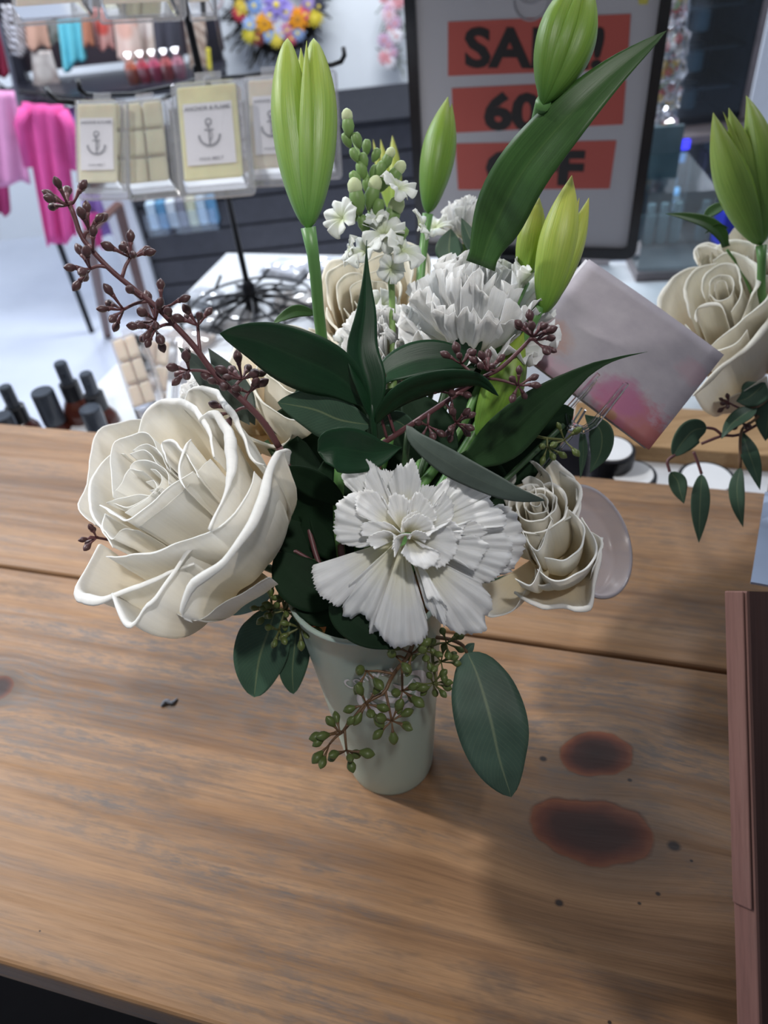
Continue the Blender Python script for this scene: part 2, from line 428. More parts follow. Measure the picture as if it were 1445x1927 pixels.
fl = [(498, 44, 13, (.95, .42, .02)), (560, 36, 14, (.95, .35, .02)), (520, 8, 17, (.36, .28, .75)), (538, 22, 12, (.5, .42, .85)), (508, 28, 12, (.55, .5, .85)),
      (470, 66, 10, (.72, .62, .05)), (592, 32, 11, (.75, .6, .05)), (520, 76, 9, (.8, .65, .08)), (455, 14, 10, (.75, .55, .08)), (574, 26, 10, (.8, .12, .2)),
      (450, 26, 9, (.6, .05, .09)), (478, 10, 11, (.25, .4, .75)), (470, 46, 10, (.4, .55, .85)), (560, 62, 10, (.3, .42, .72)), (505, 66, 9, (.35, .5, .8)),
      (548, 72, 8, (.7, .15, .2)), (484, 72, 9, (.25, .05, .05)), (540, 56, 9, (.65, .25, .4)), (580, 8, 10, (.4, .3, .6)), (530, 62, 8, (.6, .6, .85)), (470, -6, 10, (.1, .1, .2)), (600, 12, 9, (.05, .05, .08))]
for (fx, fy, fr, fc) in fl:
    daisy(wr, atY(fx, fy, YW-.13), fr*4.2/FPX*1.15*1.25, fc, heart=(.5, .2, .02) if fc[0] > .8 else (.9, .7, .1))
# pink swag
sw = empty('pink_swag', atY(738, 60, YW-.08), 'long pink floral swag on the white wall left of the sale sign', 'wreath')
random.seed(3); mb = MB(); 
for k in range(60):
    p = atY(738+random.uniform(-20, 16), random.uniform(-30, 118), YW-.06); q = p+Vector((random.uniform(-.08, .08), -.03, random.uniform(-.09, .03))); mb.tube([p, q], .004, 4)
mb.build('sprig', plain('grey_green_sprig', (.22, .24, .22), .8), sw)
for k in range(18):
    yy_ = -20+k*8; xx_ = 738+random.uniform(-17, 13); cc = random.choice([(.75, .35, .4), (.8, .6, .68), (.85, .25, .3), (.6, .4, .55), (.85, .8, .85)])
    daisy(sw, atY(xx_, yy_, YW-.10), random.uniform(8, 12)*4.2/FPX*1.2, cc, heart=(.6, .2, .2))
# pale ornament beside the wreath
o = MB(); torus_ring(o, atY(400, -4, YW-.04), .045, .008); o = o.build('wall_ornament', plain('pale_pink_wire', (.6, .5, .52), .5), None, origin=atY(400, -4, YW-.04))
tag(o, 'small pale wire ring ornament high on the white wall left of the wreath', 'ornament')

# ---- garments hanging at left
def garment(name, quad, Y, mat, label, cat, group=None, sleeves=False, folds=5, amp=.012, seed=0, thick=.006):
    """quad: px corners tl,tr,br,bl hung at distance Y"""
    random.seed(seed); q = [atY(x, y, Y) for x, y in quad]; nu, nv = 22, 14; P = []
    ph = random.uniform(0, 6)
    for j in range(nv):
        v = j/(nv-1); row = []
        for i in range(nu):
            u = i/(nu-1); p = q[0].lerp(q[1], u).lerp(q[3].lerp(q[2], u), v)
            a = amp*(.3+.7*v)
            row.append(p+Vector((0, math.sin(u*folds*PI+ph+v*.7)*a-.01*math.sin(PI*u), math.sin(u*PI*3+ph)*amp*.6*(v > .9))))
        P.append(row)
    v, f, uv = grid(P); c0 = (q[0]+q[1])/2
    root = empty(name, c0, label, cat, group)
    mesh('cloth', v, f, mat, root, uv, thick=thick)
    top = MB(); top.tube([q[0].lerp(q[1], .2)+Vector((0, 0, .0)), c0+Vector((0, 0, .03)), q[0].lerp(q[1], .8)], .004, 6); top.tube([c0+Vector((0, 0, .03)), c0+Vector((0, .0, .06))], .003, 6)
    top.build('hanger', plain('black_wire', (.02, .02, .025), .4), root)
    if sleeves:
        for sgn in (0, 1):
            a = q[sgn]; w = (q[1]-q[0])*(1 if sgn else -1)
            s1 = a + w*.16 + (q[3]-q[0])*.28; s2 = a + w*.10 + (q[3]-q[0])*.42
            mb = MB(); L = (q[1]-q[0]).length
            mb.tube([a.lerp((q[0]+q[1])/2, .15)+Vector((0, 0, -.02)), a.lerp(s1, .5)+w*.04, s2], [L*.16, L*.15, L*.13], 10)
            mb.build('sleeve', mat, root, smooth=True)
    return root
def fabric(name, col, kind=None, col2=None, scale=20):
    m, nt, b = new_mat(name)
    if kind == 'check':
        w = nt.nodes.new('ShaderNodeTexWave'); w.bands_direction = 'DIAGONAL'; w.inputs['Scale'].default_value = scale; w.inputs['Distortion'].default_value = 6
        nt.links.new(coords(nt), w.inputs['Vector']); c = ramp(nt, X(nt, w.outputs['Fac']), [(.45, col), (.55, col2)])
    elif kind == 'floral':
        vn = nt.nodes.new('ShaderNodeTexVoronoi'); vn.inputs['Scale'].default_value = scale; nt.links.new(coords(nt), vn.inputs['Vector'])
        c = ramp(nt, X(nt, vn.outputs['Distance']), [(.3, col2), (.55, col)])
        c = mixc(nt, X(nt, nnoise(nt, coords(nt), scale*.8, 2).k)*.8, c, tuple(min(1, x*1.3) for x in col2))
    else:
        c = ramp(nt, nnoise(nt, coords(nt), 8, 4), [(.3, tuple(x*.85 for x in col)), (.7, tuple(min(1, x*1.1) for x in col))])
    nt.links.new(c, b.inputs['Base Color']); setp(b, Roughness=.85); return m
YG = 3.0
pinkm = fabric('pink_fabric', (.80, .22, .48)); hot = fabric('hot_pink_fabric', (.78, .10, .36)); 
garment('shirt', [(-40, 165), (30, 172), (58, 342), (-30, 352)], YG, fabric('light_pink_fabric', (.78, .33, .58)), 'light pink shirt with a round grey print at the left edge of the rack', 'shirt', 'pink clothes', seed=1)
garment('shirt', [(40, 192), (118, 198), (146, 448), (88, 462)], YG, hot, 'long hot pink dress with sleeves hanging on the rack beside the light pink shirt', 'dress', 'pink clothes', sleeves=True, seed=2, amp=.02)
garment('shirt', [(-30, 345), (15, 345), (18, 402), (-20, 400)], YG+.12, fabric('wine_fabric', (.35, .03, .14)), 'wine red garment hem below the light pink shirt', 'shirt', seed=5)
garment('shirt', [(120, 200), (205, 205), (222, 445), (165, 440)], YG+.25, fabric('lavender_fabric', (.38, .25, .62)), 'lavender purple garment behind the clear wax melt packs', 'shirt', seed=3)
garment('shirt', [(150, 400), (185, 400), (196, 465), (165, 465)], YG+.2, hot, 'small hot pink hem between the dress and the lavender garment', 'shirt', seed=4)
garment('scarf', [(4, 8), (38, 8), (52, 102), (14, 108)], YG+.5, fabric('zebra_knit', (.12, .10, .10), 'check', (.75, .74, .8), 22), 'black and white patterned scarf at the top left', 'scarf', seed=6, folds=3)
garment('tea_towel', [(42, 2), (78, 4), (94, 90), (52, 92)], YG+.5, fabric('peach_fabric', (.68, .40, .30)), 'plain peach towel right of the patterned scarf', 'towel', seed=7, folds=2)
garment('tea_towel', [(74, 2), (108, 4), (118, 84), (84, 86)], YG+.55, fabric('grey_print', (.45, .45, .44), 'floral', (.15, .17, .15), 25), 'grey and dark leafy printed towel between peach and turquoise ones', 'towel', seed=8, folds=2)
garment('tea_towel', [(104, 8), (150, 10), (162, 108), (122, 136)], YG+.45, fabric('turquoise_fabric', (.16, .62, .74)), 'bright turquoise towel hanging at the left of the dark shelf', 'towel', seed=9, folds=5)
garment('tea_towel', [(60, 95), (96, 95), (122, 180), (66, 178)], YG+.5, fabric('brown_print', (.16, .09, .08), 'floral', (.6, .55, .52), 14), 'brown and cream printed bag below the peach towel', 'bag', seed=10, folds=2)
garment('tea_towel', [(150, 10), (168, 10), (176, 84), (158, 86)], YG+.45, fabric('rust_print', (.5, .2, .12), None), 'small rust and mauve card towel right of the turquoise one', 'towel', seed=12, folds=1)
garment('tea_towel', [(170, 14), (208, 16), (214, 92), (184, 92)], YG+.5, fabric('red_cream_print', (.75, .62, .58), 'floral', (.65, .1, .08), 16), 'cream towel with red print hanging left of the cream floral ones', 'towel', seed=13, folds=2)
garment('tea_towel', [(210, 8), (252, 10), (268, 118), (222, 116)], YG+.45, fabric('cream_floral', (.82, .74, .68), 'floral', (.72, .42, .34), 13), 'cream towel with peach floral print above the dark shelf', 'towel', seed=14, folds=2)
garment('tea_towel', [(256, 8), (284, 8), (296, 112), (266, 114)], YG+.5, fabric('tan_floral', (.6, .45, .36), 'floral', (.8, .7, .66), 13), 'tan and cream floral towel beside the charcoal dress', 'towel', seed=15, folds=2)
garment('tea_towel', [(284, 4), (332, 4), (346, 120), (296, 120)], YG+.4, fabric('charcoal_dress_fabric', (.06, .06, .08)), 'charcoal garment left of the black rack pole', 'dress', seed=16, folds=4)
garment('tea_towel', [(346, 28), (384, 26), (396, 136), (360, 136)], YG+.5, fabric('tan_wood_print', (.42, .30, .24), 'check', (.62, .5, .42), 12), 'tan striped towel right of the black rack pole', 'towel', seed=17, folds=2)
garment('tea_towel', [(388, 90), (394, 90), (399, 136), (391, 138)], YG+.45, fabric('mustard_fabric', (.6, .52, .05)), 'narrow mustard yellow towel edge at the end of the row', 'towel', seed=18, folds=1)
garment('shirt', [(-20, 20), (0, 40), (18, 140), (-20, 150)], YG+.4, fabric('dark_red_fabric', (.22, .01, .04)), 'dark red garment cut by the left edge of the photo', 'shirt', seed=19)
# dark fixture behind the towels and the shelf in front of them
f0 = atY(40, 190, 3.58); f1 = atY(402, 10, 3.58)
fx_ = empty('display_fixture', ((f0.x+f1.x)/2, 3.6, ZF), 'black wall fixture holding towels behind the wax melt rack', 'shelf')
zsh_ = atY(200, 172, 3.3).z
MB().box(((f0.x+f1.x)/2, 3.66, max(ztop+.03, zsh_)+.40), (f1.x-f0.x, .03, .72)).build('back_panel', plain('dark_plum_panel', (.035, .025, .035), .6), fx_)
zsh = atY(200, 172, 3.3).z
MB().box(((f0.x+f1.x)/2, 3.42, zsh), (f1.x-f0.x, .42, .03)).build('shelf_board', plain('black_shelf', (.02, .02, .03), .3), fx_)
for lx in (f0.x+.03, f1.x-.03):
    MB().box((lx, 3.6, ztop+.03+.4), (.05, .05, .8)).build('post', plain('black_shelf', (.02, .02, .03), .3), fx_)
# shrink wrapped pink goods on that shelf
random.seed(8)
names_ = ['leftmost, orange and pink', 'second from the left, rose red', 'middle one, bright pink', 'fourth from the left, coral', 'rightmost, pale pink']
for k in range(5):
    c = atY(252+k*22, 150-k*2.0, 3.3); c.z = zsh+.015+.035
    sp = empty('wrapped_soap', c-Vector((0, 0, .035)), names_[k]+' shrink wrapped soap on the black shelf', 'soap', 'wrapped soaps on the black shelf')
    MB().lathe([(.002, -.034), (.018, -.034), (.023, -.01), (.023, .015), (.016, .034), (.002, .036)], c, (0, 0, 1), 14).build('soap', plain('soap_%d' % k, [(.8, .25, .12), (.8, .08, .14), (.85, .15, .3), (.8, .2, .2), (.85, .4, .5)][k], .4), sp)
    mb = MB(); mb.lathe([(.003, -.035), (.020, -.0345), (.0255, -.01), (.0255, .018), (.014, .04), (.008, .05), (.02, .065)], c, (0, 0, 1), 9, close=False)
    mb.build('wrapper', clear_plastic('crinkled_wrap', (1, .95, .97), .22), sp)

# brown easel legs (a small stool) in front of the counter
st = empty('brown_stool', ground(215, 560, ZF), 'dark brown wooden stand with two slanted legs on the pale floor', 'stand')
m_br = plain('brown_stand_wood', (.12, .055, .045), .45)
a0 = atY(165, 440, 2.3); a1 = ground(203, 632, ZF)
MB().tube([a0, a1], .017, 6).build('leg', m_br, st)
b0 = atY(222, 385, 2.55); b1 = Vector((atY(268, 575, 2.75).x, 2.75, ZF))
MB().tube([b0, b1], .017, 6).build('leg', m_br, st)
MB().tube([a0, b0], .012, 6).build('cross_bar', m_br, st)
# black garment rail base seen below the dress
rk = empty('garment_rack', ground(115, 540, ZF), 'thin black metal clothes rail behind the hot pink dress', 'rack')
m_blk = plain('black_metal', (.012, .012, .015), .35, .6)
MB().tube([atY(0, 40, YG-.05), atY(38, 200, YG-.05)], .008, 6).build('rail', plain('grey_metal', (.2, .2, .24), .3, .8), rk)
MB().tube([atY(104, 440, YG+.05), Vector((atY(104, 440, YG+.05).x, YG+.05, ZF))], .012, 6).build('upright', m_blk, rk)
MB().tube([atY(-40, 162, YG+.04), atY(160, 188, YG+.04)], .008, 6).build('cross_bar', m_blk, rk)

# ---- second (white) display table behind, and a narrow step shelf for bottles
ZD = -0.10
L0 = toL(ground(262, 640, ZD)); 
dt = empty('white_display_table', TL(L0.x+.9, 1.2, ZF), 'white display table behind the wooden one carrying rack, sign and goods', 'table')
m_wt = plain('white_laminate', (.72, .74, .78), .35, var=.03)
yb0, yb1 = Y1+.075, toL(ground(560, 478, ZD)).y; xr = 1.35
print('table depth', yb1)
MB().box(TL((L0.x+xr)/2, (yb0+yb1)/2, ZD-.02), (xr-L0.x, yb1-yb0, .04), TA).build('tabletop', m_wt, dt, bevel=.003)
for lx in (L0.x+.05, xr-.05):
    for ly in (yb0+.05, yb1-.05):
        MB().box(TL(lx, ly, (ZD-.04+ZF)/2), (.045, .045, ZD-.04-ZF), TA).build('leg', plain('white_leg', (.7, .7, .75), .4, var=.02), dt)
ZB = -0.165
bs = empty('bottle_shelf', TL(L0.x-.25, Y1+.1, ZF), 'low narrow shelf behind the wooden table holding spray bottles', 'shelf')
xl = L0.x-.62
MB().box(TL((xl+L0.x-.02)/2, Y1+.085, ZB-.01), (L0.x-.02-xl, .12, .02), TA).build('shelf_board', plain('pale_shelf', (.6, .63, .7), .5), bs)
for lx in (xl+.04, L0.x-.06): MB().box(TL(lx, Y1+.085, (ZB-.02+ZF)/2), (.03, .1, ZB-.02-ZF), TA).build('leg', plain('pale_shelf', (.6, .63, .7), .5), bs)

m_amber, nt, b = new_mat('amber_glass'); setp(b, Base_Color=(.07, .018, .012), Roughness=.06); b.inputs['Coat Weight'].default_value = .5
nt.links.new(ramp(nt, nnoise(nt, coords(nt), 25), [(.3, (.05, .012, .01)), (.7, (.09, .025, .016))]), b.inputs['Base Color'])
m_cap = plain('black_plastic', (.015, .016, .02), .25); m_capg = plain('grey_cap', (.05, .06, .08), .2)
def bottle(px, py, ly, kind, label, H_=.125, zb=None, rr=.0175):
    """px,py: where its top shows; ly: distance behind table edge"""
    zb = ZB if zb is None else zb; ztop_ = zb+H_
    p = ground(px, py, ztop_); l = toL(p); base = Vector((p.x, p.y, zb))
    r_ = empty('spray_bottle' if kind == 's' else 'capped_bottle', base, label, 'bottle', 'bottles behind the table')
    hb = H_-.056 if kind == 's' else H_*.62
    MB().lathe([(rr*.9, 0), (rr, .003), (rr, hb*.72), (rr*.92, hb*.84), (rr*.6, hb*.97), (rr*.5, hb)], base, (0, 0, 1), 24).build('glass_body', m_amber, r_, smooth=True)
    if kind == 's':
        MB().lathe([(rr*.60, hb-.004), (rr*.60, hb+.022), (rr*.5, hb+.024)], base, (0, 0, 1), 20).build('collar', m_cap, r_, smooth=False)
        MB().lathe([(rr*.40, hb+.018), (rr*.40, H_-.003), (rr*.34, H_)], base, (0, 0, 1), 20).tube([base+Vector((0, 0, H_-.012)), base+Vector((.003, -rr*.6, H_-.012))], .002, 6).build('sprayer', m_capg, r_)
    else:
        MB().lathe([(rr*.8, hb-.002), (rr*.8, H_-.003), (rr*.74, H_)], base, (0, 0, 1), 24).build('cap', m_capg, r_)
    return r_
bottle(112, 682, .1, 's', 'tallest amber spray bottle behind the table, its grey sprayer rising highest', .158, rr=.0235)
bottle(160, 702, .1, 's', 'amber spray bottle just right of the tallest one', .148, rr=.0235)
bottle(8, 727, .1, 's', 'amber spray bottle at the left edge of the photo', .140, rr=.0235)
bottle(78, 736, .08, 'c', 'dark bottle with wide grey cap left of the tallest spray bottle', .130, rr=.0200)
bottle(168, 768, .06, 'c', 'low bottle with pale shiny cap in front of the two spray bottles', .118, rr=.0185)
bottle(2, 782, .05, 'c', 'low bottle with shiny cap at the very left of the table edge', .112, rr=.0185)
bottle(262, 762, .05, 'c', 'small dark bottle in front of the cream wax clamshells', .07, zb=ZD, rr=.011)

# ---- wax melt packs
m_label = plain('paper_label', (.84, .83, .87), .6, var=.03)
m_ink = plain('grey_ink', (.22, .22, .26), .6)
def wax_col(n, c): return plain(n, c, .5, Subsurface_Weight=.2)
m_clear = clear_plastic('clear_clamshell', (.97, .97, .99), .14, .16)
def anchor_logo(s):
    mb = MB(); Z = Vector((0, 0, 0))
    mb.tube([Vector((0, .30, 0))*s, Vector((0, -.42, 0))*s], .035*s, 5)
    mb.tube([Vector((-.16, .12, 0))*s, Vector((.16, .12, 0))*s], .03*s, 5)
    mb.tube([Vector((.1*math.cos(a), .40+.1*math.sin(a), 0))*s for a in [i*PI/6 for i in range(13)]], .03*s, 5)
    mb.tube([Vector((.36*math.cos(a), -.06+.38*math.sin(a), 0))*s for a in [PI+i*PI/10 for i in range(11)]], .045*s, 5)
    mb.tube([Vector((.1*math.sin(t*5), -.3+.7*t, 0))*s for t in [i/12 for i in range(13)]], .02*s, 5)
    return mb
def wax_pack(tl, tr_, bl, d, waxm, label, labelled=True, depth=.022, d_right=None, labw=.80, back=False, hook=True, grp='hanging wax melt packs'):
    A = at(tl[0], tl[1], d); B = at(tr_[0], tr_[1], d_right or d); Cc = at(bl[0], bl[1], d+.0)
    ux = (B-A); w = ux.length; ux.normalize(); uy = (Cc-A); uy -= ux*uy.dot(ux); h = uy.length; uy.normalize()
    uz = uy.cross(ux).normalized()   # toward the viewer
    if uz.dot(CAM-A) < 0: uz = -uz
    def fr(x, y, z): return A+ux*(x*w)+uy*(y*h)+uz*z
    root = empty('wax_melt_pack', fr(.5, 1, 0), label, 'wax melt pack', grp)
    sh = MB()
    def rr_(x0, y0, x1, y1, r_):
        o_ = []
        for cx, cy, a0_ in ((x1-r_, y1-r_*w/h, 0), (x0+r_, y1-r_*w/h, 90), (x0+r_, y0+r_*w/h, 180), (x1-r_, y0+r_*w/h, 270)):
            for k in range(5):
                a = R(a0_+k*22.5); o_.append((cx+r_*math.cos(a), cy+r_*w/h*math.sin(a)))
        return o_
    outer = rr_(0, 0, 1, 1, .06); inn = rr_(.07, .06, .93, .94, .05); inn2 = rr_(.10, .085, .90, .915, .05)
    n = len(outer)
    v = [fr(x, y, 0) for x, y in outer]+[fr(x, y, 0) for x, y in inn]+[fr(x, y, depth) for x, y in inn2]
    f = [(i, (i+1) % n, (i+1) % n+n, i+n) for i in range(n)]+[(i+n, (i+1) % n+n, (i+1) % n+2*n, i+2*n) for i in range(n)]+[tuple(range(2*n, 3*n))]
    sh.add(v, f); sh.add([fr(x, y, -.002) for x, y in outer], [tuple(range(n))[::-1]])
    # rolled rim of the shell
    sh.tube([fr(x, y, 0) for x, y in outer]+[fr(*outer[0], 0)], .0012, 6)
    # hang tab
    sh.box(fr(.5, -.04, 0), (w*.35, .0012, h*.09), mat=Matrix((ux, uz, -uy)).transposed())
    sh.build('clear_shell', m_clear, root, smooth=False)
    wx = MB()
    mt = Matrix((ux, uz, -uy)).transposed()
    if back:
        for i in range(2):
            for j in range(3):
                wx.box(fr(.31+.38*i, .22+.28*j, depth*.5), (w*.35, depth*.8, h*.25), mat=mt)
    else:
        wx.box(fr(.5, .5, depth*.45), (w*.78, depth*.75, h*.80), mat=mt)
    wx.build('wax_block', waxm, root, bevel=.003)
    if labelled:
        lb = MB(); lb.box(fr(.5, .52, depth*.9), (w*labw*.8, .0006, h*.52), mat=mt)
        lo = lb.build('paper_label', m_label, root)
        def place(vf, cx, cy, sc, dz=.0006):
            vv = [fr(cx, cy, depth*.9+.0006+dz) + ux*(p.x*sc) - uy*(p.y*sc)+uz*p.z*sc*.2 for p in vf[0]]
            return vv, vf[1]
        tx = MB()
        tx.add(*place(text_mesh('ANCHOR & FLAME', .086, .003), .5, .31, w*.82))
        tx.add(*place(text_mesh('WAX MELT', .085, .001), .5, .735, w*.75))
        lg = anchor_logo(1.0); tx.add(*place((lg.v, lg.f), .5, .52, h*.24))
        tx.build('printing', m_ink, lo)
    return root
yel = wax_col('pale_yellow_wax', (.78, .74, .38)); yel2 = wax_col('cream_yellow_wax', (.72, .68, .46)); crm = wax_col('cream_wax', (.70, .64, .50)); tan = wax_col('tan_wax', (.74, .62, .48))
wax_pack((322, 160), (462, 148), (342, 378), .86, yel, 'large clear pack of yellow wax with white anchor label, hanging below the black pole')
wax_pack((145, 192), (240, 190), (166, 376), .86, yel2, 'clear pack of cream wax with narrow white anchor label, hanging furthest left')
wax_pack((224, 196), (322, 186), (246, 378), .90, yel2, 'clear pack of yellowish wax cubes turned away between the two labelled packs', labelled=False, back=True)
wax_pack((458, 146), (560, 140), (480, 352), .93, crm, 'clear pack of cream wax partly hidden behind the tall lily bud')
wax_pack((520, 138), (632, 132), (552, 340), .97, crm, 'pale clear pack showing just right of the tall lily bud', labelled=False)
wax_pack((20, -46), (180, -58), (38, 48), .80, tan, 'clear pack of greyish wax in the upper row at the top left corner', labelled=False)
wax_pack((182, -58), (345, -66), (198, 44), .80, tan, 'clear pack of greyish wax in the upper row beside the pole', labelled=False)
wax_pack((350, -66), (400, -70), (354, 40), .84, tan, 'narrow clear pack in the upper row just right of the pole', labelled=False)
# rack
rb = ground(478, 592, ZD)
rack = empty('wax_melt_rack', rb, 'tall black wire rack with hooks holding clear wax melt packs', 'rack')
ptop = atY(335, -30, rb.y)
pole = Vector((rb.x, rb.y, 0))
MB().tube([Vector((rb.x, rb.y, ZD+.01)), Vector((ptop.x, rb.y, ptop.z+.3))], .0052, 12).build('pole', m_blk, rack, smooth=True)
def onpole(py):
    r_ = ray(0, py); t = None
    best = None
    for k in range(200):
        z = ZD+k*.004; q = Vector((rb.x+(ptop.x-rb.x)*(z-ZD)/(ptop.z-ZD), rb.y, z)); x_, y_, d_ = proj(q)
        if best is None or abs(y_-py) < best[0]: best = (abs(y_-py), q)
    return best[1]
h1 = onpole(150); 
mb = MB(); mb.lathe([(.006, .02), (.010, .006), (.03, -.004), (.032, -.008), (.006, -.01)], h1, (0, 0, 1), 20)
mb.build('hub', m_blk, rack)
def hook(pts, name='hook'): MB().tube(pts, .0032, 8).build(name, m_blk, rack, smooth=True)
hook([h1, at(250, 178, 1.0), at(185, 180, .93), at(160, 178, .90), at(150, 168, .89), at(146, 150, .89)])
hook([h1, at(300, 190, 1.0), at(200, 200, .88), at(110, 190, .86), at(95, 180, .86), at(86, 165, .86)])
hook([h1, at(470, 142, 1.02), at(560, 130, 1.0), at(625, 122, .98), at(642, 116, .98), at(648, 104, .98), at(646, 90, .98)])
hook([h1, at(392, 160, .95), at(392, 165, .88), at(392, 160, .85)])
hook([onpole(-30), at(300, -40, .9), at(200, -60, .82)])
# curly wire foot
random.seed(5)
mb = MB()
for k in range(9):
    a = 2*PI*k/9+.2; d = Vector((math.cos(a), math.sin(a), 0)); s_ = Vector((-math.sin(a), math.cos(a), 0)); L = .115*random.uniform(.8, 1.1)
    z = Vector((0, 0, 1))
    pts = [pole*1.0+z*(ZD+.05)]; P0 = Vector((rb.x, rb.y, 0))
    mb.tube(crom([P0+z*(ZD+.04), P0+d*L*.4+s_*.02+z*(ZD+.030), P0+d*L*.8+s_*.03+z*(ZD+.012), P0+d*L+z*(ZD+.004), P0+d*L*1.04-s_*.03+z*(ZD+.03)], 14), .0027, 6)
    mb.tube(crom([P0+z*(ZD+.03), P0+d*L*.5-s_*.04+z*(ZD+.02), P0+d*L*.95-s_*.05+z*(ZD+.006)], 10), .0025, 6)
for rr in (.06, .11): mb.tube([Vector((rb.x+rr*math.cos(a), rb.y+rr*math.sin(a), ZD+.02)) for a in [i*2*PI/24 for i in range(25)]], .0023, 6)
mb.lathe([(.012, .0), (.012, .05), (.006, .06)], (rb.x, rb.y, ZD+.004), (0, 0, 1), 12)
mb.build('wire_foot', m_blk, rack, smooth=True)

# standing clamshells behind the left rose
wax_pack((214, 640), (268, 622), (232, 800), .88, tan, 'tall clear clamshell of cream wax cubes standing behind the left rose, left one', labelled=False, back=True, d_right=.88, depth=.03, grp='standing clamshells')
wax_pack((274, 632), (340, 636), (286, 800), .95, tan, 'clear clamshell of cream wax cubes right of its twin behind the rose', labelled=False, back=True, depth=.03, grp='standing clamshells')
# cellophane packets and papers lying on the white table
random.seed(21)
pk = [(350, 640, .10, .07, (.72, .62, .55), 'pinkish cream flat packet under the rack foot, nearest the clamshells'), (430, 600, .10, .07, (.74, .7, .66), 'white flat packet under the wire foot of the rack'),
      (500, 640, .11, .08, (.62, .50, .42), 'tan flat packet between the rack foot and the lily stem'), (560, 565, .10, .07, (.68, .6, .52), 'cream packet behind the tall lily stem'),
      (540, 505, .10, .07, (.75, .76, .8), 'crinkled clear white packet behind the rack pole'), (620, 500, .10, .07, (.72, .74, .8), 'crinkled clear packet left of the stock flower'),
      (390, 560, .10, .06, (.76, .78, .8), 'white packet at the left of the wire foot'), (470, 690, .10, .07, (.7, .66, .64), 'pale packet hidden behind the seeded eucalyptus'), (370, 700, .10, .06, (.72, .66, .64), 'pale pink packet just right of the cream clamshells')]
for k, (px, py, sx, sy, cc, lb) in enumerate(pk):
    p = ground(px, py, ZD+.008); r_ = empty('flat_packet', Vector((p.x, p.y, ZD)), lb, 'packet', 'packets on the white table')
    an = random.uniform(-.4, .4)+TA
    MB().box((p.x, p.y, ZD+.0065), (sx*.85, sy*.85, .011), an).build('contents', plain('packet_%d' % k, cc, .6), r_, bevel=.003)
    P = []
    for j in range(10):
        row = []
        for i in range(12):
            u, v = i/11-.5, j/9-.5; e = max(abs(u), abs(v))*2
            q = Matrix.Rotation(an, 3, 'Z') @ Vector((u*sx, v*sy, 0)); row.append(Vector((p.x, p.y, ZD))+q+Vector((0, 0, .002+.013*(1-ease(.7, 1, e))+random.uniform(0, .003))))
        P.append(row)
    v, f, uv = grid(P); mesh('wrapper', v, f, clear_plastic('crinkled_cellophane', (.95, .96, 1), .16, .12), r_, uv, smooth=False)
pp = [(1225, 560, .16, .12, 'blank pale blue paper sheet below the glass box', (.66, .72, .78)), (1190, 620, .15, .12, 'white paper sheet lying behind the pink card', (.72, .75, .8)), (1250, 760, .16, .11, 'pale printed paper lying behind the right rose', (.66, .72, .76)),
      (1085, 790, .09, .07, 'paper with a pink print lying behind the card holder', (.74, .77, .82)), (1150, 470, .10, .06, 'pinkish leaflet lying in front of the sale sign', (.75, .68, .7))]
for k, (px, py, sx, sy, lb, cc) in enumerate(pp):
    p = ground(px, py, ZD+.001+.0012*k); o = MB().box((p.x, p.y, p.z), (sx, sy, .001), TA+random.uniform(-.3, .3)).build('paper_sheet', plain('paper_%d' % k, cc, .7, var=.03), None, origin=(p.x, p.y, p.z))
    tag(o, lb, 'paper')
    if k == 3:
        p2 = ground(1062, 790, p.z+.001); q = MB().lathe([(.014, 0), (.014, .0004)], (p2.x, p2.y, p.z+.0006), (0, 0, 1), 20).build('pink_print', plain('pink_print', (.75, .2, .3), .6), o)
# tent card in front of sign
p = at(1128, 420, 1.05)
o = MB().box(ground(1120, 500, ZD)+Vector((0, 0, .04)), (.05, .001, .08), -.1).build('small_white_card', plain('pinkish_card', (.66, .60, .62), .6, var=.03), None, origin=ground(1120, 500, ZD))
tag(o, 'small pinkish white card upright in front of the sign, right of the lily buds', 'card')

# ---- jars with white lids and a wooden box behind the table edge (right)
wb = ground(1235, 850, ZD)
wbx = empty('wooden_box', Vector((wb.x, wb.y, ZD)), 'light wooden box behind the table edge between the black jars', 'box')
mw_ = wood_mat('light_pine_box', (.52, .33, .17), (.44, .27, .13), (.3, .17, .08), (.4, .3, .2), greyamt=.1)
l = toL(wb)
MB().box(TL(l.x+.015, Y1+.21, ZD+.012), (.24, .09, .024), TA).build('body', mw_, wbx, bevel=.002)
def jar(px, py, H_, rr, label, ly):
    p = ground(px, py, ZD+H_); l = toL(p)
    base = Vector((p.x, p.y, ZD))
    r_ = empty('black_jar', base, label, 'jar', 'black jars with white lids')
    MB().lathe([(rr*.95, 0), (rr, .003), (rr, H_-.012), (rr*.97, H_-.010)], base, (0, 0, 1), 40).build('jar_body', m_cap, r_, smooth=False)
    MB().lathe([(rr*1.02, H_-.012), (rr*1.02, H_-.002), (rr, H_)], base, (0, 0, 1), 40).build('lid_rim', m_cap, r_)
    MB().lathe([(rr*.86, H_-.001), (rr*.86, H_+.0012), (rr*.84, H_+.0016)], base, (0, 0, 1), 40).build('lid_disc', plain('white_lid', (.85, .87, .9), .3, var=.02), r_)
jar(1190, 892, .055, .026, 'black jar with white lid half hidden by the table edge, left of centre pair', .06)
jar(1330, 900, .055, .030, 'black jar with white lid under the hanging eucalyptus leaves', .06)
jar(1150, 845, .075, .026, 'taller black jar with white lid just under the pink card corner', .1)
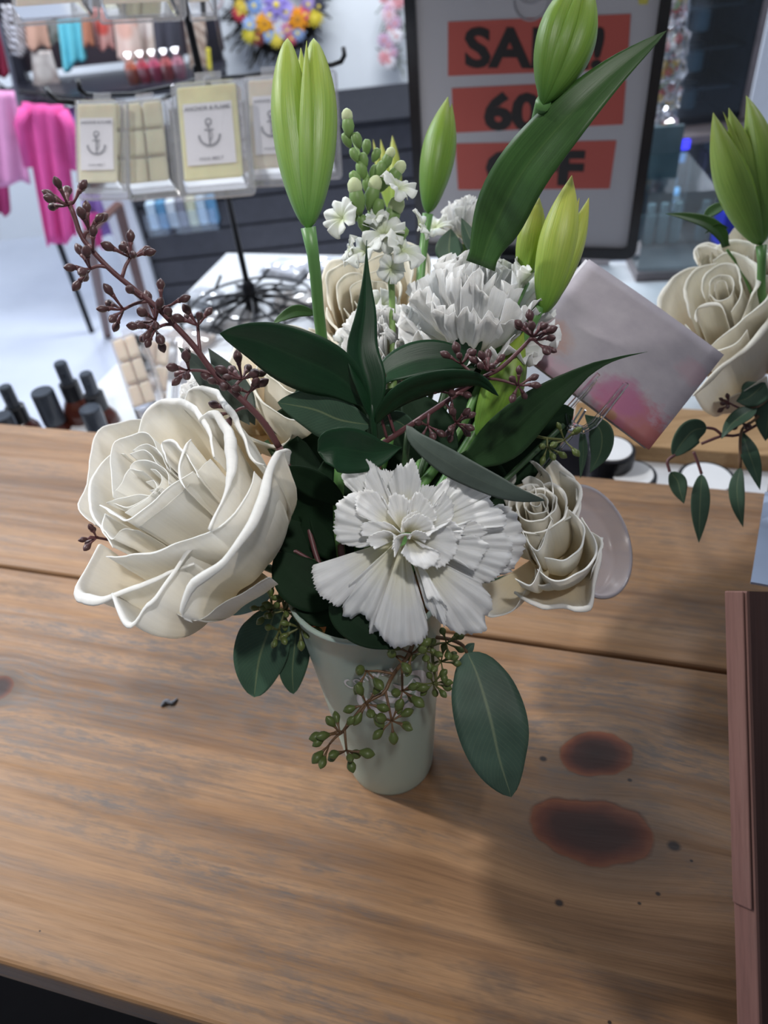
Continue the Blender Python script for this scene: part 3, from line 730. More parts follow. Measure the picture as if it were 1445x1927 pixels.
o = MB().box(TL(toL(ground(1075, 860, ZD)).x-.01, Y1+.12, ZD+.03), (.09, .05, .06), TA).build('dark_box', plain('dark_navy_carton', (.03, .03, .045), .5), None, origin=TL(toL(ground(1085, 860, ZD)).x, Y1+.13, ZD))
tag(o, 'dark navy carton behind the table edge below the card holder', 'box')
pa, pb = ground(1368, 790, ZD), ground(1395, 860, ZD)
o = MB().box((pa.x+.02, pa.y+.03, ZD+.05), (.05, .04, .10), TA).build('grey_carton', plain('grey_carton', (.55, .57, .62), .6), None, origin=(pa.x+.02, pa.y+.03, ZD))
tag(o, 'pale grey carton behind the wooden box, under the right bouquet', 'box')

# ---- SALE sign
sd = 1.30
c00, c10 = atY(770, -20, sd), atY(1252, -22, sd)
bl_ = atY(789, 470, sd); _r = ray(1196, 484); br_ = CAM+_r*((bl_.z-CAM.z)/_r.z)
sg = empty('sale_sign', Vector(((bl_.x+br_.x)/2, sd, ZD)), 'black framed white sale sign with red panels standing behind the flowers', 'sign')
ux = (br_-bl_); ux.z *= 1; sw_ = ux.length; ux.normalize(); uy = Vector((0, 0, 1)); uy = (uy-ux*uy.dot(ux)).normalized(); un = uy.cross(ux).normalized()
if un.y > 0: un = -un
_l = proj(bl_+uy*.3); _r = proj(br_+uy*.3)
print('SIGN', [round(a) for a in _l], [round(a) for a in _r])
sh_ = .62
def sf(x, y, z=0): return bl_+ux*x+uy*y+un*z
def rrect(x0, y0, x1, y1, r_, n=6):
    o_ = []
    for cx, cy, a0_ in ((x1-r_, y1-r_, 0), (x0+r_, y1-r_, 90), (x0+r_, y0+r_, 180), (x1-r_, y0+r_, 270)):
        for k in range(n): a = R(a0_+k*90/(n-1)); o_.append((cx+r_*math.cos(a), cy+r_*math.sin(a)))
    return o_
ou = rrect(0, 0, sw_, sh_, .018); inn = rrect(.016, .016, sw_-.016, sh_-.016, .008); n = len(ou)
v = []; f = []
for z in (0, .014): v += [sf(x, y, z) for x, y in ou]+[sf(x, y, z) for x, y in inn]
for i in range(n):
    j = (i+1) % n; f += [(i, j, n+j, n+i), (2*n+i, 2*n+j, 3*n+j, 3*n+i), (i, j, 2*n+j, 2*n+i), (n+i, n+j, 3*n+j, 3*n+i)]
mesh('frame', v, f, m_cap, sg, smooth=False)
pn = MB().prism([(a, b_) for a, b_ in inn], .001, .006, sf).build('poster', plain('white_poster', (.50, .49, .52), .45, var=.02, scale=3), sg)
MB().box((sf(sw_/2, -.01, .007)), (sw_*.5, .08, .014)).build('stand_foot', m_cap, sg)
MB().box(((bl_.x+br_.x)/2, sd, (ZD+min(bl_.z, br_.z))/2), (.03, .02, max(.01, min(bl_.z, br_.z)-ZD))).box(((bl_.x+br_.x)/2, sd, ZD+.006), (.2, .14, .012)).build('stand', m_cap, sg)
def s_from_px(px, py):
    r_ = ray(px, py); t = (bl_+un*.006-CAM).dot(un)/r_.dot(un); q = CAM+r_*t-bl_; return q.dot(ux), q.dot(uy)
m_red = plain('red_panel_print', (.50, .095, .075), .5, var=.04, scale=4); m_bk = plain('black_print', (.016, .014, .016), .5)
for quad, txt, tw, c_px in (([(843, 41), (1187, 26), (1180, 130), (843, 143)], 'SALE!', None, (1008, 88)), ([(850, 166), (1178, 150), (1172, 234), (853, 250)], '60%', None, (1000, 205)), ([(857, 270), (1160, 264), (1147, 355), (862, 357)], 'OFF', None, (1004, 308))):
    pr = MB().prism([s_from_px(*q) for q in quad], .006, .0066, sf).build('red_panel', m_red, pn)
def sign_text(txt, x0, y0, x1, ysz, bold):
    v, f = text_mesh(txt, 1.0, bold)
    mnx = min(p.x for p in v); mxx = max(p.x for p in v); mny = min(p.y for p in v); mxy = max(p.y for p in v)
    a = s_from_px(x0, y0); b_ = s_from_px(x1, y0); wd_ = b_[0]-a[0]; hh_ = s_from_px(x0, y0)[1]-s_from_px(x0, y0+ysz)[1]
    sl = (b_[1]-a[1])/wd_
    vv = [sf(a[0]+(p.x-mnx)/(mxx-mnx)*wd_, a[1]-hh_+(p.y-mny)/(mxy-mny)*hh_+sl*(p.x-mnx)/(mxx-mnx)*wd_, .0072) for p in v]
    mesh('lettering', vv, f, m_bk, pn, smooth=False)
sign_text('SALE!', 874, 50, 1140, 78, .035)
sign_text('60%', 911, 172, 1098, 74, .045)
sign_text('OFF', 914, 282, 1102, 66, .045)
lg = MB(); cx_, cy_ = s_from_px(1000, 0); 
lg.tube([sf(cx_+.024*math.cos(a), cy_+.024*math.sin(a), .0068) for a in [i*PI/16 for i in range(33)]], .0012, 5)
lg.tube([sf(cx_+.017*math.cos(a), cy_+.008+.012*math.sin(a), .0068) for a in [PI+i*PI/12 for i in range(13)]], .001, 5)
lg.build('round_logo', plain('pale_grey_ink', (.34, .33, .36), .5), pn)
o_ = MB().prism([s_from_px(1200, -10), s_from_px(1222, -10), s_from_px(1218, 8), s_from_px(1202, 8)], .0066, .007, sf).build('yellow_mark', plain('yellow_ink', (.65, .58, .12), .5), pn)

# ---- right background: white pillar, dark cabinets, glass box, cellophane bags
px0 = atY(1398, 200, 3.0).x
m_pl = plain('white_pillar_paint', (.72, .75, .82), .7, var=.02)
struct(MB().box((px0+.03+.42, 3.2, .5), (.8, .3, 2.9)).build('wall_pillar', m_pl))
def cabinet(name, x0, x1, y0p, y1p, Y, label, frame_m, inner_m, n_sh, dep=.3):
    a = atY(x0, y0p, Y); b_ = atY(x1, y1p, Y); zt, zb_ = a.z, b_.z; xa, xb = a.x, b_.x
    root = empty(name, ((xa+xb)/2, Y+dep/2, zb_), label, 'cabinet')
    t = .02
    fb = MB().box(((xa+xb)/2, Y+dep/2, zt-t/2), (xb-xa, dep, t)).box(((xa+xb)/2, Y+dep/2, zb_+t/2), (xb-xa, dep, t))
    fb.box((xa+t/2, Y+dep/2, (zt+zb_)/2), (t, dep, zt-zb_)).box((xb-t/2, Y+dep/2, (zt+zb_)/2), (t, dep, zt-zb_))
    fb.build('frame', frame_m, root)
    MB().box(((xa+xb)/2, Y+dep-.01, (zt+zb_)/2), (xb-xa-t, .02, zt-zb_-t)).build('back_panel', inner_m, root)
    for k in range(n_sh):
        MB().box(((xa+xb)/2, Y+dep/2+.02, zb_+(zt-zb_)*(k+1)/(n_sh+1)), (xb-xa-t*2, dep*.8, .008)).build('shelf', clear_plastic('teal_glass', (.6, .8, .85), .15), root)
    MB().box(((xa+xb)/2, Y+.004, (zt+zb_)/2), (xb-xa-t*2, .005, zt-zb_-t*2)).build('glass_front', clear_plastic('dark_glass', (.75, .86, .95), .06), root)
    return xa, xb, zt, zb_
taupe = plain('taupe_frame', (.22, .19, .20), .4); navy = plain('navy_inner', (.03, .07, .13), .5); 
xa, xb, zt, zb_ = cabinet('glass_cabinet', 1268, 1400, -60, 238, 2.4, 'dark glass display cabinet with taupe frame at the upper right', taupe, navy, 3)
random.seed(9)
for k in range(8):
    r_, cidx = divmod(k, 2)
    x_ = xa+.07+cidx*.09; z_ = zb_+(zt-zb_)*(r_+.0)/4+.025+.006
    jr = empty('small_jar', (x_, 2.55, z_), ['bottom', 'second', 'third', 'top'][r_]+' shelf '+['left', 'right'][cidx]+' pale jar with cream lid in the dark glass cabinet', 'jar', 'jars in the glass cabinet')
    MB().lathe([(.026, 0), (.028, .004), (.028, .05), (.02, .058)], (x_, 2.55, z_), (0, 0, 1), 16).build('jar_body', plain('greenish_jar', (.45, .60, .60), .3), jr, smooth=True)
    MB().lathe([(.024, .056), (.024, .072), (.02, .074)], (x_, 2.55, z_), (0, 0, 1), 16).build('lid', plain('cream_lid', (.85, .88, .82), .4), jr)
xa2, xb2, zt2, zb2 = cabinet('media_cabinet', 1262, 1390, 262, 470, 2.3, 'lower dark cabinet with blue lights below the glass cabinet', taupe, navy, 1)
def glow(name, col, st):
    m, nt, b = new_mat(name); setp(b, Base_Color=col, Roughness=.4); b.inputs['Emission Color'].default_value = (*col, 1); b.inputs['Emission Strength'].default_value = st
    nt.links.new(ramp(nt, nnoise(nt, coords(nt), 40), [(.3, tuple(x*.8 for x in col)), (.7, col)]), b.inputs['Emission Color']); return m
def lamp_spot(px, py, Y, w, h, col, st, label, nm='indicator_light'):
    c = atY(px, py, Y); o = MB().box(c, (w, .012, h)).build(nm, glow(nm+'_%d' % px, col, st), None, bevel=.002, origin=c); tag(o, label, 'light')
lamp_spot(1289, 272, 2.29, .026, .026, (.05, .05, 1.0), 1.6, 'small square deep blue light at the top of the lower cabinet')
lamp_spot(1280, 297, 2.35, .03, .026, (.25, .5, .95), .9, 'round pale blue light under the square deep blue one')
lamp_spot(1262, 340, 2.29, .03, .02, (.3, .6, 1.0), 1.0, 'pale blue lit display, upper of the pair beside the cellophane bags')
lamp_spot(1268, 360, 2.29, .03, .022, (.3, .6, 1.0), 1.2, 'pale blue lit display, lower of the pair beside the cellophane bags')
for (px, py, w, h, cc, lb) in ((1332, 312, .05, .10, (.35, .22, .35), 'mauve box standing in the lower dark cabinet'), (1345, 285, .06, .12, (.6, .66, .75), 'pale box standing right of the mauve one in the lower cabinet')):
    c = atY(px, py, 2.42); o = MB().box(c, (w, .05, h)).build('display_box', plain('dbox_%d' % px, cc, .5), None, origin=c); tag(o, lb, 'box')
c = atY(1375, 425, 2.0); o = MB().box(c, (.07, .06, .09)).build('blue_box', plain('royal_blue_box', (.01, .02, .35), .4), None, origin=c); tag(o, 'royal blue box left of the stem of the right lily bud', 'box')
# glass box on white table
ga, gb = ground(1215, 535, ZD), ground(1345, 528, ZD)
gbx = empty('glass_box', (ga+gb)/2, 'clear glass box with taupe base standing right of the sale sign', 'box')
L_ = (gb-ga).length; gc = (ga+gb)/2+Vector((0, .12, 0)); an = math.atan2(gb.y-ga.y, gb.x-ga.x)
MB().box(gc+Vector((0, 0, .008)), (L_, .22, .016), an).build('base', taupe, gbx)
MB().box(gc+Vector((0, 0, .08)), (L_*.96, .20, .13), an).build('glass', clear_plastic('aqua_glass', (.70, .84, .88), .10), gbx)
MB().box(gc+Vector((0, .11, .10)), (L_, .01, .18), an).build('back_panel', plain('slate_back', (.10, .16, .19), .4), gbx)
for k in range(4):
    c = gc+Matrix.Rotation(an, 3, 'Z')@Vector(((-.33+.2*k)*L_, .02, .016)); 
    o = MB().lathe([(.010, 0), (.011, .05), (.007, .055), (.007, .07)], c, (0, 0, 1), 12).build('glass_vial', plain('pale_teal_glass', (.35, .45, .5), .2), None, origin=c)
    tag(o, ['leftmost', 'second', 'third', 'rightmost'][k]+' pale vial of the row inside the clear glass box', 'bottle', 'vials in the glass box')
# cellophane bags between sign and cabinet
random.seed(31)
lbls = ['topmost', 'second from the top', 'third from the top', 'fourth from the top', 'lowest']
st2 = empty('bag_stand', ground(1235, 470, ZD), 'slim clear post display holding cellophane bags right of the sale sign', 'rack')
bp = [(1262, 10), (1268, 75), (1262, 125), (1252, 175), (1244, 235)]
MB().tube([Vector((atY(1232, 470, 1.55).x, 1.55, ZD)), Vector((atY(1250, 200, 1.55).x, 1.55, .6))], .006, 8).build('post', clear_plastic('clear_acrylic', (0.9, 0.95, 1.0), 0.10), st2)
MB().lathe([(.06, 0), (.06, .008)], (atY(1232, 470, 1.55).x, 1.55, ZD), (0, 0, 1), 24).build('base', clear_plastic('clear_acrylic', (0.9, 0.95, 1.0), 0.10), st2)
for k, (px, py) in enumerate(bp):
    c = atY(px, py, 1.5); bg_ = empty('cellophane_bag', c, lbls[k]+' sparkling cellophane bag of sweets hanging right of the sign', 'bag', 'cellophane bags')
    for j in range(10):
        cc = random.choice([(.6, .08, .08), (.75, .5, .1), (.55, .5, .48), (.3, .45, .2), (.7, .3, .3), (.7, .7, .7)])
        q = c+Vector((random.uniform(-.018, .016), random.uniform(-.01, .01), random.uniform(-.016, .010)))
        MB().lathe([(.001, -.008), (.007, -.004), (.008, .002), (.001, .008)], q, (random.uniform(-1, 1), random.uniform(-1, 1), .3), 8).build('sweet', plain('sweet_%d' % int(cc[0]*100+cc[1]*1000), cc, .3), bg_, smooth=True)
    mb = MB(); prof = [(.008, -.026), (.026, -.024), (.030, -.008), (.028, .010), (.014, .020), (.005, .023), (.012, .030)]
    mb.lathe(prof, c, (0, 0, 1), 9, close=False)
    for i, vv in enumerate(mb.v): mb.v[i] = vv+Vector((random.uniform(-.004, .004), random.uniform(-.004, .004), random.uniform(-.002, .002)))
    mb.build('cellophane', clear_plastic('sparkling_cellophane', (.95, .96, 1), .28), bg_)
for k, (px, py, cc) in enumerate([(1222, 320, (.75, .62, .6)), (1226, 372, (.7, .42, .22))]):
    c = atY(px, py, 1.7); o = MB().lathe([(.012, -.035), (.026, -.033), (.028, .01), (.014, .03), (.010, .042)], c, (0, 0, 1), 16).build('peach_bottle', plain('peach_bottle_%d' % k, cc, .3), None, origin=c, smooth=True)
    tag(o, ['pale pink', 'orange'][k]+' lotion bottle on a ledge just right of the sign frame', 'bottle')
# ================================================================ PLANT MATERIALS
def petal_mat(name, edge, heart, trans=0.26, rough=0.5, veins=0.35, bmp=.15, hs=.62):
    m, nt, b = new_mat(name)
    uvn = nt.nodes.new('ShaderNodeUVMap'); u, v, _ = sep(nt, uvn.outputs[0])
    n = nnoise(nt, coords(nt), 60, 4)
    c = ramp(nt, v + (n-0.5)*0.25, [(0.12, heart), (hs, edge)])
    vein = nnoise(nt, combine(nt, u*42, v*3.0), 1.0, 3, 0.6)
    c = mixc(nt, 1.0, c, ramp(nt, vein, [(0.35, (1-.10*veins,)*3), (0.6, (1, 1, 1))]), 'MULTIPLY')
    nt.links.new(c, b.inputs['Base Color'])
    setp(b, Roughness=rough, Subsurface_Weight=.25, Subsurface_Scale=.004); b.inputs['Specular IOR Level'].default_value = .25
    b.inputs['Subsurface Radius'].default_value = (1, .8, .6)
    b.inputs['Sheen Weight'].default_value = .1
    bump(nt, b, vein*0.6 + nnoise(nt, coords(nt), 240, 3)*0.5, bmp, .0005)
    tr = nt.nodes.new('ShaderNodeBsdfTranslucent'); nt.links.new(c, tr.inputs['Color'])
    ms = nt.nodes.new('ShaderNodeMixShader'); ms.inputs[0].default_value = trans
    out = nt.nodes['Material Output']; nt.links.new(b.outputs[0], ms.inputs[1]); nt.links.new(tr.outputs[0], ms.inputs[2]); nt.links.new(ms.outputs[0], out.inputs[0])
    return m
m_rose = petal_mat('ivory_rose_petal', (.94, .93, .89), (.91, .79, .53), hs=.75)
m_cream = petal_mat('cream_rose_petal', (.94, .90, .79), (.90, .72, .44))
m_carn = petal_mat('white_carnation_petal', (.93, .93, .92), (.88, .84, .62), .24, .55, .7, .12)
m_stock = petal_mat('white_stock_petal', (.86, .88, .84), (.65, .72, .45), .2)
def leaf_mat(name, col, back, vein, rough=.38, spec=.5, trans=.10, stripes=0.0, vstr=1.0):
    m, nt, b = new_mat(name)
    uvn = nt.nodes.new('ShaderNodeUVMap'); u, v, _ = sep(nt, uvn.outputs[0])
    n = nnoise(nt, coords(nt), 45, 4)
    c = ramp(nt, n, [(.3, tuple(x*.8 for x in col)), (.7, tuple(x*1.22 for x in col))])
    au = (u-.5).fn('ABSOLUTE')
    if vstr:
        mid = ramp(nt, au, [(.008, (1, 1, 1)), (.03, (0, 0, 0))])
        side = nt.nodes.new('ShaderNodeTexWave'); side.inputs['Scale'].default_value = 1.0; side.inputs['Distortion'].default_value = 1.5; side.inputs['Detail Scale'].default_value = 2
        nt.links.new(combine(nt, (v - au*.55)*7.0, 0.0), side.inputs['Vector'])
        sd_ = ramp(nt, X(nt, side.outputs['Fac']), [(.90, (0, 0, 0)), (1.0, (.22,)*3)])
        ms_ = nt.nodes.new('ShaderNodeSeparateColor'); nt.links.new(mixc(nt, 1.0, mid, sd_, 'ADD'), ms_.inputs[0])
        c = mixc(nt, X(nt, ms_.outputs[0])*.75*vstr, c, vein)
    if stripes:
        s_ = nnoise(nt, combine(nt, u*38, v*1.2), 1.0, 2)
        c = mixc(nt, 1.0, c, ramp(nt, s_, [(.35, (1-stripes,)*3), (.62, (1, 1, 1))]), 'MULTIPLY')
    gi = nt.nodes.new('ShaderNodeNewGeometry')
    c = mixc(nt, X(nt, gi.outputs['Backfacing']), c, back)
    nt.links.new(c, b.inputs['Base Color']); setp(b, Roughness=rough); b.inputs['Specular IOR Level'].default_value = spec
    bump(nt, b, nnoise(nt, combine(nt, u*30, v*6), 1.0, 3), .15, .0005)
    tr = nt.nodes.new('ShaderNodeBsdfTranslucent'); nt.links.new(mixc(nt, .5, c, (.12, .25, .03)), tr.inputs['Color'])
    ms = nt.nodes.new('ShaderNodeMixShader'); ms.inputs[0].default_value = trans
    out = nt.nodes['Material Output']; nt.links.new(b.outputs[0], ms.inputs[1]); nt.links.new(tr.outputs[0], ms.inputs[2]); nt.links.new(ms.outputs[0], out.inputs[0])
    return m
m_ruscus = leaf_mat('dark_glossy_leaf', (.010, .044, .017), (.024, .065, .034), (.025, .075, .03), .42, .32, .05, .15, .35)
m_lilyleaf = leaf_mat('lily_leaf_green', (.048, .125, .028), (.09, .17, .06), (.10, .18, .05), .42, .4, .12, .25, .5)
m_euc = leaf_mat('eucalyptus_leaf_green', (.045, .095, .06), (.10, .16, .13), (.20, .25, .13), .5, .35, .08, 0, .8)
m_eucg = leaf_mat('greyish_eucalyptus_leaf', (.075, .10, .085), (.11, .14, .13), (.12, .15, .11), .5, .35, .06, 0, .35)
m_eucb = leaf_mat('pale_blue_eucalyptus_leaf', (.22, .38, .36), (.25, .38, .37), (.4, .5, .45), .5, .3, .15, 0, .5)
m_dleaf = leaf_mat('deep_green_leaf', (.008, .024, .010), (.014, .03, .014), (.012, .034, .015), .7, .15, .03, .1, .3)
def bud_mat(name, c1, c2, tip):
    m, nt, b = new_mat(name)
    uvn = nt.nodes.new('ShaderNodeUVMap'); u, v, _ = sep(nt, uvn.outputs[0])
    n = nnoise(nt, coords(nt), 30, 3)
    c = ramp(nt, v+(n-.5)*.3, [(.0, (c2[0]*.55, c2[1]*.75, c2[2]*.7)), (.18, c2), (.6, c1), (.97, tip)])
    s_ = nnoise(nt, combine(nt, u*60, v*2.5), 1.0, 3, .6)
    c = mixc(nt, 1.0, c, ramp(nt, s_, [(.35, (.82, .86, .78)), (.62, (1.06, 1.05, 1.02))]), 'MULTIPLY')
    nt.links.new(c, b.inputs['Base Color']); setp(b, Roughness=.40, Subsurface_Weight=.15, Subsurface_Scale=.003); b.inputs['Specular IOR Level'].default_value = .38
    bump(nt, b, s_, .3, .0008); return m
m_bud = bud_mat('lily_bud_green', (.28, .42, .075), (.18, .34, .075), (.36, .45, .07))
m_bud2 = bud_mat('lily_bud_deeper_green', (.18, .31, .04), (.12, .24, .04), (.27, .36, .05))
m_budy = bud_mat('lily_bud_yellow_green', (.42, .50, .09), (.24, .40, .06), (.52, .54, .10))
m_stem = plain('lily_stem_green', (.11, .25, .07), .4, var=.15)
m_stem2 = plain('dark_stem_green', (.035, .08, .03), .45)
m_purp = plain('purple_stem', (.13, .05, .055), .45); m_berry = plain('purple_brown_berry', (.085, .038, .040), .42, var=.3, scale=200)
m_gst = plain('olive_stem', (.12, .13, .04), .5); m_gber = plain('green_berry', (.10, .135, .035), .42, var=.35, scale=220)
m_bst = plain('brown_twig', (.16, .09, .045), .5)
m_stockg = plain('stock_green', (.17, .28, .085), .5, var=.25)

# ================================================================ VASE
VB = ground(736, 1425); VB.z = 0
VH = .183; RB, RTP = .0300, .0432
def rad(z): return RB+(RTP-RB)*z/VH
vase = empty('mint_cup', VB, 'pale mint green cup with white printed script and swirl emblem holding the flowers', 'vase')
m_mint = plain('mint_plastic', (.45, .55, .485), .38, var=.02, scale=4, Subsurface_Weight=.1)
mb = MB(); prof = [(RB-.004, .0), (RB-.0006, .0006), (RB, .003)]
prof += [(rad(VH*k/10), VH*k/10) for k in range(1, 11)] + [(rad(VH)+.0016, VH), (rad(VH)+.0016, VH+.002), (rad(VH)-.001, VH+.002)]
prof += [(rad(VH*k/10)-.0016, VH*k/10) for k in range(9, 0, -1)] + [(.002, .004)]
mb.lathe(prof, VB, (0, 0, 1), 72)
cupo = mb.build('cup_body', m_mint, vase, smooth=True)
m_wht = plain('white_print', (.88, .89, .93), .35, var=.01)
mb = MB(); mb.lathe([(rad(.02)*.96, .12), (rad(.02)*.96, .118)], VB, (0, 0, 1), 24); mb.build('water', plain('dark_water', (.02, .04, .03), .1), vase)
# printing wrapped on the cone, facing the camera
def facing(px, py):
    best = None
    for i in range(200):
        for j in range(60):
            th = -PI + PI*i/200; z = VH*j/60; rr = rad(z)
            x_, y_, d_ = proj(VB+Vector((math.cos(th)*rr, math.sin(th)*rr, z)))
            e = (x_-px)**2+(y_-py)**2
            if best is None or e < best[0]: best = (e, th, z)
    return best[1], best[2]
th0, z0 = facing(742, 1308)
def wrap(p, lift=.0004):
    z = z0+p[1]; rr = rad(z)+lift; th = th0+p[0]/rad(z0)
    return VB+Vector((math.cos(th)*rr, math.sin(th)*rr, z))
def ribbon(pts, w):
    pts = [Vector((*p, 0)) for p in pts]; v = []; f = []
    for i, p in enumerate(pts):
        t = (pts[min(i+1, len(pts)-1)]-pts[max(0, i-1)]).normalized(); n_ = Vector((-t.y, t.x, 0)); ww = w(i/(len(pts)-1)) if callable(w) else w
        for sgn in (-1, 1): v.append(wrap((p+n_*ww*sgn/2).xy))
    for i in range(len(pts)-1): f.append((2*i, 2*i+2, 2*i+3, 2*i+1))
    return v, f
mb = MB(); RX, RY = .0200, .0195
def arc(rx, ry, a0, a1, n=40, cx=0, cy=0): return [(cx+rx*math.cos(R(a0+(a1-a0)*i/n)), cy+ry*math.sin(R(a0+(a1-a0)*i/n))) for i in range(n+1)]
mb.add(*ribbon(arc(RX, RY, 150, 440, 60), lambda t: .0050*math.sin(PI*t)**.5+.0004))
mb.add(*ribbon(arc(RX*.80, RY*.80, 170, 400, 50), lambda t: .0034*math.sin(PI*t)**.5+.0004))
mb.add(*ribbon([(-.013, .008), (-.008, .002), (-.001, -.004), (.006, -.008), (.013, -.008)], lambda t: .0044*math.sin(PI*t)**.6+.0008))
mb.add(*ribbon([(-.006, .012), (-.003, .004), (.004, -.001), (.010, -.002), (.014, .003)], lambda t: .003*math.sin(PI*t)**.6+.0008))
mb.add(*ribbon([(.000, .013), (.004, .006), (.009, .005), (.012, .010)], lambda t: .003*math.sin(PI*t)**.6+.0008))
mb.add(*ribbon([(-.014, .0), (-.010, -.008), (-.002, -.013), (.007, -.014)], lambda t: .0028*math.sin(PI*t)**.6+.0006))
mb.build('swirl_emblem', m_wht, cupo)
def arc_text(s, size, rr_, ang, flip=False, bold=.012):
    v, f = text_mesh(s, size, bold*size*1.2, .25); out = []
    for p in v:
        a = ang - p.x/rr_ if not flip else ang + p.x/rr_
        r_ = rr_+p.y if not flip else rr_-p.y
        out.append(wrap((r_*math.cos(a), r_*math.sin(a))))
    return out, f
MB().add(*arc_text('Conway is', .0105, .0275, R(112))).build('script_lettering', m_wht, cupo)
MB().add(*arc_text('in', .0095, .0270, R(252), True)).build('script_lettering', m_wht, cupo)
MOUTH = VB+Vector((0, 0, VH))
random.seed(77)
def stem_to_vase(mb, p, r=.0022, d=None, seg=8, k=None):
    """a flower stem from p into the mouth of the cup and down"""
    p = Vector(p); h = (p-MOUTH); h.z = 0
    off = h.normalized()*min(.030, h.length*.4) if h.length > 1e-4 else Vector((0, 0, 0))
    off += Vector((random.uniform(-.006, .006), random.uniform(-.006, .006), 0))
    m_ = MOUTH+off; bt = VB+Vector((-off.x*.5, -off.y*.5, .015))
    mid = p.lerp(m_, .5) + (Vector(d)*(.25*(p-m_).length) if d is not None else Vector((0, 0, 0)))
    mb.tube(crom([p, mid, m_, bt], 22), r, seg)

# ================================================================ LEAVES
def leaf_geo(mid, wpx, tilt=0.0, fold=.18, tip=1.0, d=.38, shape=(.42, 1.0), curl=0.0, twist=0.0, nv=26, nu=11, wave=0.0, base_w=0.0, n0=None, cup=0.0):
    """mid: [(x,y,depth)], wpx: half width in photo pixels at its widest, tilt: degrees the blade is rolled about its midrib"""
    pts = crom([at(*p) for p in mid], nv); P = []
    pk, ex = shape
    for j, p in enumerate(pts):
        t = (pts[min(j+1, nv-1)]-pts[max(j-1, 0)]).normalized(); v = j/(nv-1)
        dd = (p-CAM).dot(Fv); n_ = (CAM-p).normalized(); n_ = (n_-t*n_.dot(t)).normalized()
        ang = R(tilt+twist*(v-.5)); q = Matrix.Rotation(ang, 3, t); n_ = q @ n_; s_ = t.cross(n_)
        if v < pk: w = max(0, math.sin(PI/2*v/pk))**ex
        else: w = max(0, math.cos(PI/2*(v-pk)/(1-pk)))**(1.0*tip)
        w = max(w, base_w*(1-v)) * wpx*dd/FPX
        row = []
        for i in range(nu):
            u = (i/(nu-1)-.5)*2
            row.append(p+s_*(w*u)+n_*(abs(u)*w*fold+cup*w*u*u+curl*w*u+wave*w*math.sin(v*17+u*2)*abs(u)))
        P.append(row)
    return grid(P)
def leaf(mid, wpx, mat, parent=None, name='leaf', **k):
    v, f, uv = leaf_geo(mid, wpx, **k)
    return mesh(name, v, f, mat, parent, uv, thick=.00045)

# ================================================================ ROSES
def rose_petal(rim, base, axis, cen, cup=.9, lip=.0015, lipang=2.0, nu=34, nv=20, seed=0, wob=.0011, flat=.45, r0=.006, point=0.0):
    """a cupped petal from its base to its rim; the last rows curl outward over the rim"""
    rm = crom(rim, nu); NL = 7; P = [[None]*nu for _ in range(nv+NL)]
    axis = axis.normalized(); random.seed(seed); sd = Vector((random.uniform(0, 50), random.uniform(0, 50), seed*3.1))
    for i, r_ in enumerate(rm):
        rel = r_-cen; h = rel.dot(axis); out = rel-axis*h; Rr = out.length
        out = out.normalized() if Rr > 1e-5 else Vector((1, 0, 0))
        Hh = (r_-base).dot(axis); u = i/(nu-1)
        p0 = base+out*r0; p3 = r_+out*(noise.noise(r_*55+sd)*.0012+noise.noise(r_*160+sd)*.0004)+axis*(noise.noise(r_*70-sd)*.0012)
        p1 = base+out*(r0+Rr*cup*.85)+axis*Hh*.05; p2 = p3-axis*Hh*flat+out*(Rr*(cup-.92))
        for j in range(nv):
            v = j/(nv-1); a = 1-v
            p = p0*a*a*a+p1*3*a*a*v+p2*3*a*v*v+p3*v*v*v
            P[j][i] = p+out*((noise.noise(p*45+sd)*1.6+noise.noise(p*130+sd)*.5)*wob*2.0*v*(1-v*.5))
        p3 = P[nv-1][i]; T = (p3-P[nv-3][i]).normalized()
        L = lip*(.35+.65*math.sin(PI*u))*(1+.7*noise.noise(Vector((u*4, seed, 0)))); AA = lipang*(1+.35*noise.noise(Vector((u*3, seed+9, 0))))
        o2 = (out-T*out.dot(T)).normalized(); c0 = p3+o2*L
        for k in range(NL):
            ta = AA*(k+1)/NL; g = 1-.25*(k+1)/NL
            P[nv+k][i] = c0-o2*L*math.cos(ta)*g+T*L*math.sin(ta)*g
    return grid(P)
def make_rose(label, cen, axis, base, petals, mat, stemd=None, name='rose', stem=True, group=None, calyx=True):
    """petals: list of (rim points, kwargs)"""
    root = empty(name, base, label, 'rose', group)
    for k, (rim, kw) in enumerate(petals):
        v, f, uv = rose_petal(rim, base, axis, cen, seed=k+1, **kw)
        mesh('petal', v, f, mat, root, uv, thick=.0003)
    a = axis.normalized(); mb = MB(); mb.lathe([(.002, -.014), (.0065, -.010), (.0075, -.003), (.006, .002)], base, a, 14)
    if calyx:
        q = a.to_track_quat('Z', 'Y').to_matrix()
        for k in range(5):
            an = 2*PI*k/5; d = q@Vector((math.cos(an), math.sin(an), 0)); s_ = a.cross(d)
            pts = [base-a*.002+d*.005+s_*.003, base-a*.002+d*.005-s_*.003, base+d*.018-a*.006-s_*.002, base+d*.026-a*.014, base+d*.018-a*.006+s_*.002]
            mb.add(pts+[p+a*.0006 for p in pts], [(0, 1, 2, 3, 4), (9, 8, 7, 6, 5)]+[(i, (i+1) % 5, (i+1) % 5+5, i+5) for i in range(5)])
        mb.build('calyx', m_stem2, root, smooth=False)
    if stem:
        mb = MB(); stem_to_vase(mb, base-a*.01, .0024, -a); mb.build('stem', m_stem2, root, smooth=True)
    return root
